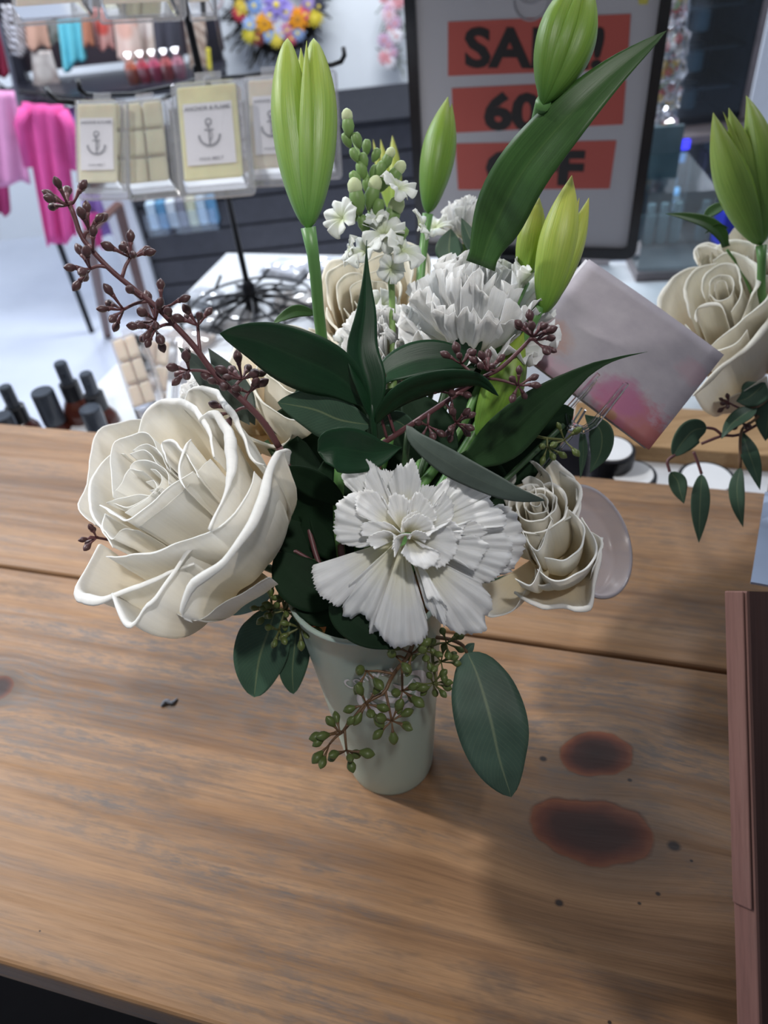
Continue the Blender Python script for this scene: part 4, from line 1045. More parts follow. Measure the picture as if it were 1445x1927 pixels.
def auto_petals(cen, axis, Rr, base, layers, seed=0, rot=0.0):
    """spiral of petals; layers: (radius factor, height factor, count, half width deg, lip)"""
    random.seed(seed); a = axis.normalized(); q = a.to_track_quat('Z', 'Y').to_matrix(); out = []; ph = rot
    for (rf, hf, n, hw, lip, drop) in layers:
        for k in range(n):
            ph0 = ph+2*PI*k/n+random.uniform(-.12, .12); rim = []
            for i in range(9):
                u = (i/8-.5)*2; an = ph0+R(hw)*u; rr = Rr*rf*(1+.05*u+random.uniform(-.02, .02)+.03*(1-u*u))
                hh = Rr*(hf - drop*abs(u)**2.5) + random.uniform(-.01, .01)*Rr
                rim.append(cen+q@Vector((math.cos(an)*rr, math.sin(an)*rr, hh)))
            out.append((rim, dict(cup=.95 if rf > .5 else .8, lip=lip, nu=20, nv=12, flat=.55)))
        ph += .9
    return out

# ---- hero rose, front left (traced petal rims; units are photo pixels around its heart)
D0 = .405
def cr(x, y): return 130+x*.3114, 700+y*.3114
HC = at(264, 899, D0-60*D0/FPX)                     # heart of the opening
RB_ = at(430, 1030, D0+100*D0/FPX)                  # where the petals meet
AX = (HC-RB_).normalized()
def rimpt(x, y, h, raw=False):
    px, py = (x, y) if raw else cr(x, y)
    # point on the pixel ray lying h pixels above the opening plane
    r_ = ray(px, py); s_ = D0/FPX
    t = (HC+AX*(h*s_)-CAM).dot(AX)/r_.dot(AX)
    return CAM+r_*t
def RM(pts, h): 
    return [rimpt(p[0], p[1], (p[2] if len(p) > 2 else h)) for p in pts]
hero = []
def hp(pts, h, **k): hero.append((RM(pts, h), k))
# outer petals
hp([(160, 930), (58, 825), (110, 690), (165, 385), (290, 318), (450, 285), (560, 300)], -50, lip=.0010, lipang=1.2, cup=.9)
hp([(200, 1040), (118, 1200), (80, 1320), (190, 1345), (275, 1350), (420, 1290), (640, 1200), (760, 1150)], -50, lip=.0034, lipang=2.5, cup=.95)
hp([(270, 1330), (340, 1470), (400, 1500), (480, 1400), (560, 1330), (690, 1120), (800, 1030), (930, 980)], -42, lip=.0030, lipang=2.4, cup=.95)
hp([(735, 1490, -60), (672, 1440, -45), (740, 1275, -32), (900, 1150, -28), (1050, 970, -26), (1150, 770, -24), (1190, 620, -22), (1230, 500, -20), (1290, 480, -24), (1310, 560, -60)], -30, lip=.0036, lipang=2.5, cup=.80, flat=.40)
hp([(560, 1420), (760, 1500), (900, 1420), (1050, 1330), (1200, 1230)], -92, lip=.0006, lipang=1, cup=.8)
hp([(700, 235), (722, 130), (785, 100), (880, 130), (970, 250), (1050, 400), (1110, 540), (1170, 570)], -22, lip=.0024, lipang=2.0, cup=.9)
hp([(415, 380), (470, 250), (560, 195), (700, 220), (790, 300), (850, 400), (880, 520)], -8, lip=.0026, lipang=2.2, cup=.85)
hp([(780, 300), (850, 262), (905, 330), (955, 500), (955, 680), (890, 850), (840, 950)], 0, lip=.0042, lipang=2.3, cup=.85)
hp([(1120, 600), (1090, 700), (990, 870), (860, 975), (700, 1020), (450, 1095), (225, 1130)], -12, lip=.0012, lipang=2.0, cup=.9)
hp([(270, 1060), (150, 850), (128, 700), (180, 570), (262, 500), (340, 500)], -18, lip=.0012, lipang=1.6, cup=.85)
hp([(262, 760), (258, 560), (275, 430), (400, 375), (490, 385), (540, 470), (620, 600)], 2, lip=.0006, lipang=1.4, cup=.8)
hp([(220, 850), (205, 940), (262, 1010), (320, 960), (420, 950)], -4, lip=.0008, lipang=1.4, cup=.8)
# inner petals
hp([(190, 800), (300, 870), (370, 890), (480, 805), (600, 700), (740, 602)], 22, lip=.0010, lipang=2.0, cup=.8)
hp([(850, 530), (780, 590), (700, 700), (600, 800), (500, 870), (420, 930)], 6, lip=.0005, lipang=1.4, cup=.8)
hp([(600, 560), (560, 440), (620, 420), (700, 500), (780, 640)], 14, lip=.0010, lipang=1.8, cup=.7)
hp([(735, 415), (700, 450), (668, 530), (660, 640), (690, 700)], 22, lip=.0016, lipang=2.2, cup=.7)
hp([(360, 610), (375, 560), (430, 535), (520, 550), (590, 600), (600, 680)], 12, lip=.0003, lipang=1.4, cup=.6)
hp([(380, 470), (440, 440), (510, 460), (560, 520), (590, 590)], 8, lip=.0003, lipang=1.4, cup=.6)
hp([(370, 500), (450, 470), (500, 500), (540, 560)], 10, lip=.0003, lipang=1.4, cup=.6)
hp([(280, 730), (310, 690), (350, 620), (380, 590), (450, 600)], 14, lip=.0005, lipang=1.4, cup=.6)
hp([(230, 790), (320, 750), (420, 735), (500, 745), (560, 700)], 18, lip=.0004, lipang=1.4, cup=.6)
hp([(260, 800), (330, 830), (400, 800), (470, 760), (520, 730)], 16, lip=.0004, lipang=1.4, cup=.6)
hp([(490, 590), (530, 600), (560, 640), (540, 700), (490, 720)], 20, lip=.0003, lipang=1.4, cup=.5)
hp([(460, 660), (500, 650), (520, 690), (500, 730)], 24, lip=.0003, lipang=1.4, cup=.5)
hp([(340, 850), (420, 800), (470, 770), (520, 720)], 20, lip=.0004, lipang=1.4, cup=.6)
make_rose('large open ivory white rose at the front left of the bouquet', HC, AX, RB_, hero, m_rose)

def traced_rose(label, heart, base_px, d0, back, petals, mat, stem=True, bud=0, calyx=True):
    """heart, base_px: photo pixels of the opening and of the receptacle; petals: (pixel rim, height in pixels, options)"""
    hc = at(heart[0], heart[1], d0); bs_ = at(base_px[0], base_px[1], d0+back*d0/FPX); ax_ = (hc-bs_).normalized(); out = []
    for pts, h, kw in petals:
        rim = []
        for p in pts:
            hh = p[2] if len(p) > 2 else h; r_ = ray(p[0], p[1]); t = (hc+ax_*(hh*d0/FPX)-CAM).dot(ax_)/r_.dot(ax_); rim.append(CAM+r_*t)
        k2 = dict(lip=.0012, lipang=1.9, cup=.85); k2.update(kw); out.append((rim, k2))
    if bud: out += auto_petals(hc, ax_, bud*d0/FPX, bs_, [(.16, .34, 3, 80, .0004, .05), (.34, .30, 3, 72, .0006, .10), (.58, .22, 4, 62, .0010, .16), (.85, .08, 4, 56, .0014, .22)], 7, .3)
    return make_rose(label, hc, ax_, bs_, out, mat, stem=stem, calyx=calyx)
def mp(pts, f): return [f(*p[:2])+tuple(p[2:]) for p in pts]
# shaded rose behind the front carnation
s1 = lambda x, y: (845+x*.4152, 780+y*.4153)
traced_rose('shaded ivory rose behind the front carnation, beside the clear plastic dish', s1(400, 430), (1030, 1030), .43, 90, [
  (mp([(180, 330), (200, 180), (345, 110), (440, 200), (560, 300), (585, 420)], s1), -20, dict(lip=.002)),
  (mp([(560, 300), (588, 420), (575, 500), (680, 560), (670, 640), (650, 720)], s1), -35, dict(lip=.0016)),
  (mp([(690, 560), (655, 690), (635, 860), (520, 860), (440, 870), (380, 840), (300, 800)], s1), -60, dict(lip=.0022, lipang=2.4)),
  (mp([(350, 800), (290, 880), (200, 905), (150, 860), (120, 760)], s1), -70, dict(lip=.0012)),
  (mp([(660, 640), (620, 700), (560, 740), (480, 760), (400, 760), (390, 700)], s1), -30, dict(lip=.0012)),
  (mp([(400, 620), (470, 500), (560, 440), (580, 330), (500, 260)], s1), -10, dict(lip=.0018)),
  (mp([(200, 200), (290, 170), (300, 260), (250, 300), (180, 320)], s1), 5, dict(lip=.0006)),
  (mp([(300, 240), (380, 220), (450, 270), (475, 350), (470, 430), (440, 460)], s1), 8, dict(lip=.0006)),
  (mp([(240, 380), (320, 350), (400, 370), (440, 430), (470, 480)], s1), 12, dict(lip=.0005)),
  (mp([(330, 520), (350, 560), (400, 610), (440, 540), (470, 480)], s1), 10, dict(lip=.0008)),
  (mp([(340, 540), (400, 660), (410, 700), (370, 775), (300, 740)], s1), 0, dict(lip=.0008)),
  (mp([(400, 700), (480, 745), (600, 700), (662, 600), (600, 470)], s1), -4, dict(lip=.001)), (mp([(430, 640), (520, 660), (590, 600), (600, 500), (540, 430)], s1), 6, dict(lip=.001)),
  (mp([(330, 300), (370, 280), (420, 310), (430, 370), (390, 400)], s1), 14, dict(lip=.0004, cup=.6)),
  (mp([(345, 330), (375, 320), (395, 350), (370, 380), (340, 370)], s1), 18, dict(lip=.0003, cup=.5)),
  (mp([(180, 330), (170, 420), (230, 520), (320, 560), (340, 600)], s1), -5, dict(lip=.001))], m_rose, bud=62)
# cream rose at the back
s2_ = lambda x, y: (600+x*.27, 180+y*.27)
traced_rose('cream rose with peach heart at the back behind the stock flower', s2_(340, 1400), (700, 640), .485, 130, [
  (mp([(60, 1560), (20, 1400), (30, 1300), (90, 1190), (210, 1160), (330, 1130)], s2_), -40, dict(lip=.002)),
  (mp([(300, 1150), (420, 1080), (600, 1050), (740, 1110), (760, 1250), (740, 1400)], s2_), -40, dict(lip=.002)),
  (mp([(30, 1450), (40, 1600), (120, 1720), (260, 1800), (420, 1760)], s2_), -50, dict(lip=.002)),
  (mp([(740, 1350), (700, 1550), (560, 1650), (420, 1700)], s2_), -45, dict(lip=.002)),
  (mp([(90, 1500), (70, 1300), (120, 1210), (220, 1180), (300, 1230)], s2_), -15, dict(lip=.0016)),
  (mp([(280, 1200), (420, 1130), (560, 1130), (640, 1230), (620, 1400)], s2_), -15, dict(lip=.0016)),
  (mp([(60, 1480), (110, 1600), (220, 1680), (360, 1660), (520, 1600)], s2_), -15, dict(lip=.0016)),
  (mp([(150, 1500), (140, 1350), (200, 1260), (300, 1250), (360, 1300)], s2_), 0, dict(lip=.0012)),
  (mp([(340, 1240), (460, 1220), (560, 1290), (570, 1420), (500, 1500)], s2_), 0, dict(lip=.0012)),
  (mp([(180, 1480), (260, 1570), (380, 1560), (500, 1500)], s2_), 2, dict(lip=.0012)),
  (mp([(230, 1450), (230, 1340), (300, 1300), (400, 1310)], s2_), 12, dict(lip=.0006)),
  (mp([(380, 1290), (470, 1310), (490, 1400), (430, 1470)], s2_), 14, dict(lip=.0006)),
  (mp([(250, 1430), (320, 1490), (400, 1460)], s2_), 16, dict(lip=.0005, cup=.6)),
  (mp([(280, 1400), (310, 1360), (370, 1370), (380, 1420)], s2_), 20, dict(lip=.0004, cup=.5))], m_cream)
# cream rose mostly hidden behind the big leaf
traced_rose('cream rose mostly hidden behind the big dark leaf, right of the purple berries', (560, 690), (545, 800), .46, 90, [
  ([(440, 760), (430, 690), (470, 640), (540, 615), (600, 630)], -20, dict(lip=.002)), ([(580, 620), (650, 640), (670, 700), (650, 760)], -20, dict(lip=.002)),
  ([(425, 720), (440, 790), (490, 830), (540, 830), (560, 780)], -50, dict(lip=.002, lipang=2.3)), ([(460, 700), (500, 760), (560, 790), (620, 770), (650, 720)], -10, dict(lip=.0016)),
  ([(480, 700), (500, 650), (560, 640), (620, 660)], 0, dict(lip=.001)), ([(500, 700), (550, 740), (610, 730), (630, 680)], 4, dict(lip=.001)), ([(520, 690), (550, 665), (590, 680), (570, 710)], 14, dict(lip=.0006, cup=.6))], m_cream, bud=60)
# second bouquet's large rose
s3 = lambda x, y: (1220+x*.3112, 180+y*.3114)
traced_rose('large cream rose of the second bouquet cut by the right edge of the photo', s3(440, 1150), (1400, 690), .56, 150, [
  (mp([(250, 1500), (110, 1400), (90, 1270), (150, 1120), (240, 1060), (330, 1040)], s3), -30, dict(lip=.003)),
  (mp([(300, 1060), (380, 960), (520, 900), (640, 920), (760, 980)], s3), -30, dict(lip=.003)),
  (mp([(700, 950), (900, 1050), (950, 1250), (900, 1400)], s3), -40, dict(lip=.003)),
  (mp([(275, 1800), (330, 1750), (420, 1640), (560, 1540), (680, 1400), (760, 1280), (850, 1200)], s3), -20, dict(lip=.0045, lipang=2.4)),
  (mp([(230, 1700), (300, 1840), (420, 1850), (560, 1800), (720, 1700)], s3), -90, dict(lip=.001)),
  (mp([(310, 990), (300, 930), (360, 920), (420, 940)], s3), -10, dict(lip=.002)),
  (mp([(260, 1350), (235, 1200), (270, 1100), (340, 1040), (420, 1010)], s3), -5, dict(lip=.002)),
  (mp([(390, 1000), (480, 960), (600, 1000), (640, 1120), (600, 1260), (560, 1350)], s3), -5, dict(lip=.0026)),
  (mp([(380, 1510), (460, 1440), (560, 1360), (680, 1260), (760, 1120)], s3), 0, dict(lip=.0022)),
  (mp([(230, 1380), (300, 1480), (400, 1540), (520, 1500), (600, 1420)], s3), -5, dict(lip=.002)),
  (mp([(345, 1230), (340, 1120), (390, 1050), (470, 1020), (540, 1040)], s3), 8, dict(lip=.0014)),
  (mp([(520, 1020), (560, 1100), (550, 1220), (500, 1310)], s3), 10, dict(lip=.0014)),
  (mp([(300, 1360), (310, 1280), (380, 1250), (440, 1270), (470, 1330)], s3), 14, dict(lip=.003, lipang=2.4)),
  (mp([(370, 1220), (380, 1130), (430, 1090), (500, 1100), (510, 1180)], s3), 16, dict(lip=.0008, cup=.7)),
  (mp([(370, 1200), (420, 1240), (490, 1220), (510, 1160)], s3), 18, dict(lip=.0008, cup=.7)),
  (mp([(400, 1190), (410, 1130), (460, 1120), (480, 1170)], s3), 24, dict(lip=.0005, cup=.5))], m_cream, stem=False)
traced_rose('small cream rose top peeping above the large one in the second bouquet', (1345, 478), (1360, 540), .60, 40, [
  ([(1315, 500), (1312, 472), (1335, 462), (1360, 470)], 0, dict(lip=.002)), ([(1355, 470), (1375, 440), (1395, 425), (1415, 440), (1420, 470)], 10, dict(lip=.0015)), ([(1318, 495), (1340, 510), (1375, 505), (1400, 480)], -10, dict()), ([(1335, 490), (1345, 470), (1370, 480)], 8, dict())], m_cream, stem=False, calyx=False)
traced_rose('white rose behind the lily bud at the right edge', (1450, 480), (1450, 560), .585, 50, [
  ([(1405, 500), (1415, 470), (1440, 448), (1480, 450)], 0, dict(lip=.002)), ([(1400, 490), (1430, 520), (1480, 520)], -10, dict(lip=.002)), ([(1425, 490), (1450, 470), (1490, 480)], 6, dict())], m_rose, stem=False, calyx=False)

# ================================================================ CARNATIONS
def fan(base, rim, arch=(0, 0, 0), ruf=.0015, fr=5, nu=54, nv=16, seed=0, jag=.0008, nrm=None):
    """fan petal: narrow at base, ruffled toothed rim; arch is added in the middle"""
    random.seed(seed); rm = crom(rim, nu); P = []
    arch = Vector(arch); n_ = nrm or (-Fv); ph = random.uniform(0, 6); ph2 = random.uniform(0, 6)
    bw = (rm[-1]-rm[0])*.12
    for j in range(nv):
        v = j/(nv-1); row = []
        for i in range(nu):
            u = i/(nu-1); b_ = base+bw*(u-.5); p = b_.lerp(rm[i], v)+arch*math.sin(PI*v)*(.6+.4*math.sin(PI*u))
            amp = ruf*(v**1.6)
            p = p+n_*(amp*(math.sin(u*fr*2*PI+ph)*.6+math.sin(u*fr*3.7*PI+ph2)*.5)+noise.noise(p*120)*amp*1.2+noise.noise(p*330)*amp*.45)
            p = p+n_*(noise.noise(p*42+Vector((seed*.7, 0, 0)))*ruf*1.5*v)
            if j == nv-1: p = p+(rm[i]-base).normalized()*(jag*random.choice((-.6, 0, .5, 1.0)))
            row.append(p)
        P.append(row)
    return grid(P)
def calyx(root, base, a, L=.022, r=.0062, mat=None, cup=True):
    mb = MB(); mb.lathe([(r*.35, -L), (r*.75, -L*.8), (r, -L*.3), (r*1.15, 0), (r*1.0, .001)], base, a, 16)
    mb.build('calyx', mat or m_stem, root, smooth=True)
# hero carnation
DC = .364
def cc2(x, y, w=0): return at(560+x*.3045, 820+y*.3045, DC-w*DC/FPX)
cb = cc2(660, 640, -75)
croot = empty('carnation', cb, 'large white ruffled carnation at the front centre above the cup', 'carnation')
cps = [((520, 700, 0), [(92, 800, 20), (95, 880, 25), (130, 970, 25), (205, 1030, 20), (262, 1052, 10)], (0, .003), .0006, 2),
 ((590, 740, 5), [(330, 905, 10), (275, 1075, 0), (325, 1128, -5), (400, 1105, -5), (440, 1150, -10), (450, 1220, -15), (530, 1275, -20), (600, 1300, -25)], (0, .006), .0022, 3),
 ((640, 740, 15), [(470, 1160, 10), (540, 1270, 5), (610, 1308, 0), (680, 1290, 0), (740, 1295, -5), (800, 1215, -5), (790, 1100, 0), (745, 1030, 5)], (0, .007), .0016, 4),
 ((760, 800, 15), [(790, 1050, 20), (860, 1130, 20), (930, 1190, 15), (1015, 1222, 10), (1150, 1212, 5), (1165, 1120, 0), (1200, 1020, 0), (1120, 900, 0)], (0, .007), .0020, 4),
 ((760, 780, 30), [(800, 1010, 40), (860, 1010, 45), (920, 1060, 40), (905, 1180, 30)], (0, .003), .001, 2),
 ((840, 720, -10), [(1080, 880, -30), (1280, 855, -40), (1350, 800, -45), (1400, 700, -50), (1390, 600, -50), (1340, 480, -50), (1250, 420, -45)], (0, .006), .0022, 5),
 ((840, 700, 5), [(1060, 900, -10), (1180, 900, -20), (1290, 800, -20), (1330, 680, -25), (1280, 600, -20)], (0, .004), .0015, 4),
 ((830, 560, 10), [(1000, 620, 10), (1190, 580, 0), (1290, 545, -5), (1265, 470, -8), (1195, 415, -10), (1190, 370, -12)], (0, .006), .0018, 4),
 ((790, 520, 0), [(1180, 430, -20), (1185, 380, -25), (1135, 310, -30), (1060, 240, -35), (985, 228, -35), (925, 260, -30), (900, 330, -25)], (0, .006), .0018, 4),
 ((720, 500, 0), [(770, 300, -10), (850, 312, -5), (922, 270, 5), (925, 340, 10), (880, 420, 10)], (0, .003), .001, 2),
 ((660, 480, 0), [(560, 300, 0), (620, 180, 15), (660, 190, 10), (712, 150, 15), (750, 240, 5), (765, 320, 0)], (0, .003), .0014, 2),
 ((620, 520, -5), [(380, 175, -10), (440, 150, -5), (500, 200, -8), (600, 225, -10), (650, 230, -12)], (0, .004), .001, 2),
 ((600, 520, 0), [(420, 340, 10), (425, 240, 15), (480, 200, 15), (540, 300, 15), (590, 380, 10)], (0, .004), .0010, 2),
 ((560, 540, 0), [(300, 310, -10), (272, 238, -15), (330, 190, -15), (400, 185, -15), (450, 260, -10), (470, 330, -10)], (0, .004), .0014, 3),
 ((560, 600, 5), [(400, 690, 20), (270, 665, 15), (232, 600, 10), (228, 510, 8), (245, 430, 5), (285, 385, 5), (380, 345, 0)], (0, .006), .0016, 4),
 ((600, 560, 15), [(440, 520, 30), (370, 480, 30), (360, 400, 20), (390, 345, 20), (480, 345, 20), (540, 400, 20)], (0, .004), .0014, 3),
 ((640, 560, 20), [(560, 480, 30), (570, 380, 30), (620, 360, 25), (690, 400, 25), (680, 470, 25)], (0, .003), .0012, 3),
 ((720, 560, 20), [(690, 420, 30), (740, 350, 25), (800, 400, 20), (850, 460, 20), (860, 520, 25)], (0, .003), .0014, 3),
 ((800, 560, 20), [(860, 420, 20), (900, 350, 15), (950, 400, 10), (965, 470, 10), (940, 540, 15)], (0, .003), .0014, 3),
 ((700, 570, 35), [(650, 540, 55), (690, 510, 60), (750, 480, 60), (820, 520, 55), (850, 580, 50)], (0, .002), .0014, 3),
 ((640, 620, 25), [(400, 620, 45), (395, 550, 45), (450, 530, 45), (560, 540, 45), (625, 590, 45)], (0, .004), .0010, 2),
 ((600, 640, 30), [(480, 700, 55), (430, 640, 50), (520, 590, 55), (590, 610, 60), (585, 700, 60)], (0, .003), .0010, 2),
 ((660, 620, 40), [(600, 750, 75), (595, 650, 75), (640, 610, 75), (700, 610, 75), (690, 640, 80)], (0, .003), .0008, 2),
 ((720, 640, 40), [(640, 720, 85), (700, 790, 90), (790, 820, 90), (860, 790, 85), (880, 730, 80), (830, 700, 75), (770, 690, 70)], (0, .006), .0012, 2),
 ((760, 620, 30), [(860, 820, 60), (940, 780, 55), (985, 680, 50), (960, 590, 45), (930, 560, 45)], (0, .005), .0012, 2),
 ((780, 600, 30), [(780, 660, 60), (830, 600, 65), (900, 560, 60), (950, 530, 55), (1015, 580, 50)], (0, .003), .0014, 3),
 ((820, 620, 25), [(1000, 640, 40), (1050, 530, 30), (1130, 550, 25), (1165, 600, 25), (1110, 640, 30)], (0, .003), .0014, 3),
 ((820, 660, 20), [(990, 760, 30), (1090, 830, 30), (1140, 740, 30), (1180, 680, 30), (1100, 620, 30), (1010, 610, 30)], (0, .004), .0014, 3),
 ((700, 640, 45), [(680, 640, 75), (720, 590, 80), (780, 600, 80), (820, 640, 75)], (0, .002), .001, 2),
 ((690, 560, 20), [(640, 600, 40), (650, 520, 45), (700, 480, 45), (740, 470, 40)], (0, .002), .001, 2)]
for k, (b_, rim, ar, ruf, fr_) in enumerate(cps):
    bb_ = cc2(b_[0]*.5+330, b_[1]*.5+310, b_[2]-45)
    v, f, uv = fan(bb_, [cc2(*p) for p in rim], -Fv*ar[1], ruf, fr_, seed=k+40, jag=.0009)
    mesh('petal', v, f, m_carn, croot, uv, thick=.0004)
ca_ = Vector((0, -.25, .95)).normalized()
calyx(croot, cb-ca_*.002, ca_)
mb = MB(); stem_to_vase(mb, cb-ca_*.022, .002, -ca_); mb.build('stem', m_stem2, croot, smooth=True)

def carnation_at(px, py, d, rpx, adir, label, seed=0, stem=True, n=(9, 9, 8, 6), mat=None, flat=.75, ruf=.0028, group=None):
    random.seed(seed); c = at(px, py, d); a = (Rv*adir[0]+Uv*adir[1]-Fv*adir[2]).normalized(); Rr = rpx*d/FPX
    base = c-a*Rr*.75; q = a.to_track_quat('Z', 'Y').to_matrix(); root = empty('carnation', base, label, 'carnation', group)
    for L, cnt in enumerate(n):
        el = [R(5), R(30), R(55), R(78)][L]; rr = Rr*[1.0, .98, .9, .8][L]
        for k in range(cnt):
            ph = 2*PI*k/cnt+L*.5+random.uniform(-.15, .15); hw = R(34 if L < 2 else 42); rim = []
            for i in range(7):
                an = ph+hw*(i/6-.5)*2; e = el+random.uniform(-.10, .10)
                R2 = rr*random.uniform(.90, 1.04)
                rim.append(c-a*Rr*.45+q@Vector((math.cos(an)*math.cos(e)*R2, math.sin(an)*math.cos(e)*R2, math.sin(e)*R2*1.15+Rr*.1)))
            v, f, uv = fan(base+a*Rr*.08, rim, q@Vector((math.cos(ph), math.sin(ph), .0))*Rr*.10, ruf*(Rr/.035), random.choice((3, 4, 5)), nu=26, nv=9, seed=seed*31+L*10+k, jag=.0007, nrm=(q@Vector((-math.cos(ph)*math.sin(el), -math.sin(ph)*math.sin(el), math.cos(el)))))
            mesh('petal', v, f, mat or m_carn, root, uv, thick=.0004)
    calyx(root, base+a*.002, a)
    if stem:
        mb = MB(); stem_to_vase(mb, base-a*.02, .002, -a); mb.build('stem', m_stem2, root, smooth=True)
    return root
carnation_at(903, 578, .435, 155, (.05, .80, .55), 'white ruffled carnation at the upper centre, seen from the side above the purple berries', seed=3)
carnation_at(722, 650, .455, 98, (-.1, .3, .9), 'smaller white carnation between the upright dark leaf and the upper carnation', seed=5, n=(8, 7, 6, 4))
carnation_at(885, 415, .53, 62, (.1, .7, .6), 'small blurred white carnation far behind, between the lily buds and under the sale sign', seed=9, n=(8, 7, 6, 4))
carnation_at(385, 745, .47, 60, (-.3, .6, .6), 'white fringed carnation edge showing just behind the top of the front rose', seed=12, n=(8, 7, 6, 4))

# ================================================================ LILY BUDS
def lobe(base, tip, width, bulge, face, nv=30, nu=17, pk=.38, ex=.55, ridge=.12, depth=.8, tipex=.95, side=None):
    """one closed tepal: a long half shell from base to tip. face: outward direction"""
    ax = tip-base; L = ax.length; t = ax/L; face = (face-t*face.dot(t)).normalized(); s_ = t.cross(face); P = []
    for j in range(nv):
        v = j/(nv-1)
        w = (math.sin(PI/2*v/pk)**ex if v < pk else max(0, math.cos(PI/2*(v-pk)/(1-pk)))**tipex)*width
        w = max(w, width*.02)
        c = base+ax*v+face*(bulge*max(0, math.sin(PI*v))**.8)
        row = []
        for i in range(nu):
            an = 2*PI*i/(nu-1); x_ = math.cos(an); y_ = math.sin(an)
            rr = 1+ridge*math.cos(an*2-PI)*.3 - (.07 if abs(an-PI/2) < .25 else 0)
            row.append(c+s_*(x_*w*rr)+face*(y_*w*depth*rr))
        P.append(row)
    v_, f, uv = grid(P); return v_, f, uv
def lily_bud(label, base, tips, stem_pts, mat, root=None, stemr=.0030, cat='lily bud', group=None, leaves=(), smat=None, parent=None):
    """tips: list of (tip point, width m, bulge m, face vec, kwargs)"""
    rt = root or empty('lily_bud', base, label, cat, group)
    for (tip, w, bl, fc, kw) in tips:
        v, f, uv = lobe(base, tip, w, bl, fc, **kw); mesh('tepal', v, f, mat, rt, uv)
    if stem_pts is not None:
        mb = MB(); mb.tube(crom(stem_pts, 26), [stemr*1.25]+[stemr]*25, 14); mb.build('stem', smat or m_stem, rt, smooth=True)
    return rt
def px2m(px, d): return px*d/FPX
# tall front-left bud
d = .355; b0_ = at(580, 432, d+.004); V3 = -Fv
st_pts = [at(580, 428, d+.004), at(592, 500, d+.012), at(606, 640, d+.035), at(640, 800, d+.055), MOUTH+Vector((-.012, .012, 0)), VB+Vector((.01, 0, .02))]
lily_bud('tall pale green lily bud standing upright in front of the wax packs', b0_,
  [(at(541, 72, d), px2m(35, d), px2m(12, d), -Rv*.8+V3*.35, dict(pk=.56, ex=.52, depth=1.0, tipex=.62)),
   (at(590, 72, d), px2m(36, d), px2m(14, d), Rv*.85+V3*.35, dict(pk=.56, ex=.52, depth=1.0, tipex=.62)),
   (at(577, 76, d-.004), px2m(15, d), px2m(27, d), V3+Rv*.02, dict(pk=.4, depth=.8)),
   (at(566, 90, d+.008), px2m(34, d), px2m(10, d), Fv, dict(pk=.42, depth=.7))], st_pts, m_bud)
# top right bud
d = .345; b1_ = at(1022, 197, d+.006)
st_pts = [at(1022, 193, d+.006), at(1007, 238, d+.028), at(972, 335, d+.075), at(905, 520, d+.100), at(820, 800, .45), MOUTH+Vector((.012, .012, 0)), VB+Vector((-.01, 0, .02))]
lily_bud('glossy green lily bud cut by the top edge, before the sale sign', b1_,
  [(at(1088, -40, d), px2m(31, d), px2m(20, d), -Rv*.9-Uv*.1+V3*.5, dict(pk=.5, ex=.7, depth=1.0, tipex=.7)),
   (at(1100, -45, d-.002), px2m(15, d), px2m(30, d), V3, dict(pk=.4, depth=.8)),
   (at(1102, -38, d), px2m(36, d), px2m(22, d), Rv*.9-Uv*.2+V3*.3, dict(pk=.5, ex=.7, depth=1.0, tipex=.7)),
   (at(1095, -30, d+.012), px2m(34, d), 0, Fv, dict())], st_pts, m_bud2)
# lower right yellow-green buds
d = .40; b2_ = at(1022, 590, d+.012)
st_pts = [at(1015, 575, d+.012), at(985, 640, d+.02), at(900, 800, .43), MOUTH+Vector((.02, .005, 0)), VB+Vector((-.012, 0, .02))]
lily_bud('yellow green lily bud with parted tips right of the upper carnation', b2_,
  [(at(1076, 330, d), px2m(38, d), px2m(4, d), -Rv*.3+V3, dict(pk=.5, depth=.8)),
   (at(1108, 372, d+.004), px2m(22, d), px2m(6, d), Rv*.6+V3*.3, dict(pk=.5, depth=1)),
   (at(1090, 372, d+.002), px2m(14, d), px2m(6, d), Rv*.4+V3, dict(pk=.5)),
   (at(1075, 400, d+.02), px2m(30, d), 0, Fv, dict())], st_pts, m_budy)
d = .425; b3_ = at(985, 530, d+.01)
lily_bud('paler half hidden lily bud leaning behind the yellow green one', b3_,
  [(at(1015, 372, d), px2m(28, d), px2m(4, d), -Rv*.4+V3, dict(pk=.5)), (at(1022, 392, d), px2m(20, d), 0, Rv*.6+V3*.3, dict(pk=.5)), (at(1016, 385, d+.012), px2m(20, d), 0, Fv, dict())],
  [b3_, at(940, 640, d+.01), at(860, 820, .44), MOUTH+Vector((.01, .015, 0)), VB+Vector((-.012, .004, .02))], m_budy)
# behind-left green bud in front of sign
d = .50; b4_ = at(805, 402, d+.006)
lily_bud('blurred green lily bud standing in front of the left side of the sale sign', b4_,
  [(at(843, 182, d), px2m(30, d), px2m(8, d), -Rv*.6+V3*.8, dict(pk=.5)), (at(850, 195, d), px2m(24, d), px2m(8, d), Rv*.9+V3*.4, dict(pk=.5)), (at(842, 190, d+.01), px2m(28, d), 0, Fv, dict())],
  [b4_, at(795, 480, d+.01), at(770, 700, .46), MOUTH+Vector((0, .02, 0)), VB+Vector((0, -.012, .02))], m_bud2)
# bulge of green bud low right
d = .42; b5_ = at(905, 845, d+.01)
lily_bud('short glossy green lily bud low at the right, below the upper carnation', b5_,
  [(at(985, 625, d-.004), px2m(40, d), px2m(10, d), V3-Rv*.3, dict(pk=.5)), (at(990, 640, d+.01), px2m(36, d), 0, Fv+Rv*.5, dict(pk=.5))],
  [b5_, at(850, 960, .44), MOUTH+Vector((.022, .0, 0)), VB+Vector((-.012, 0, .02))], m_bud2)
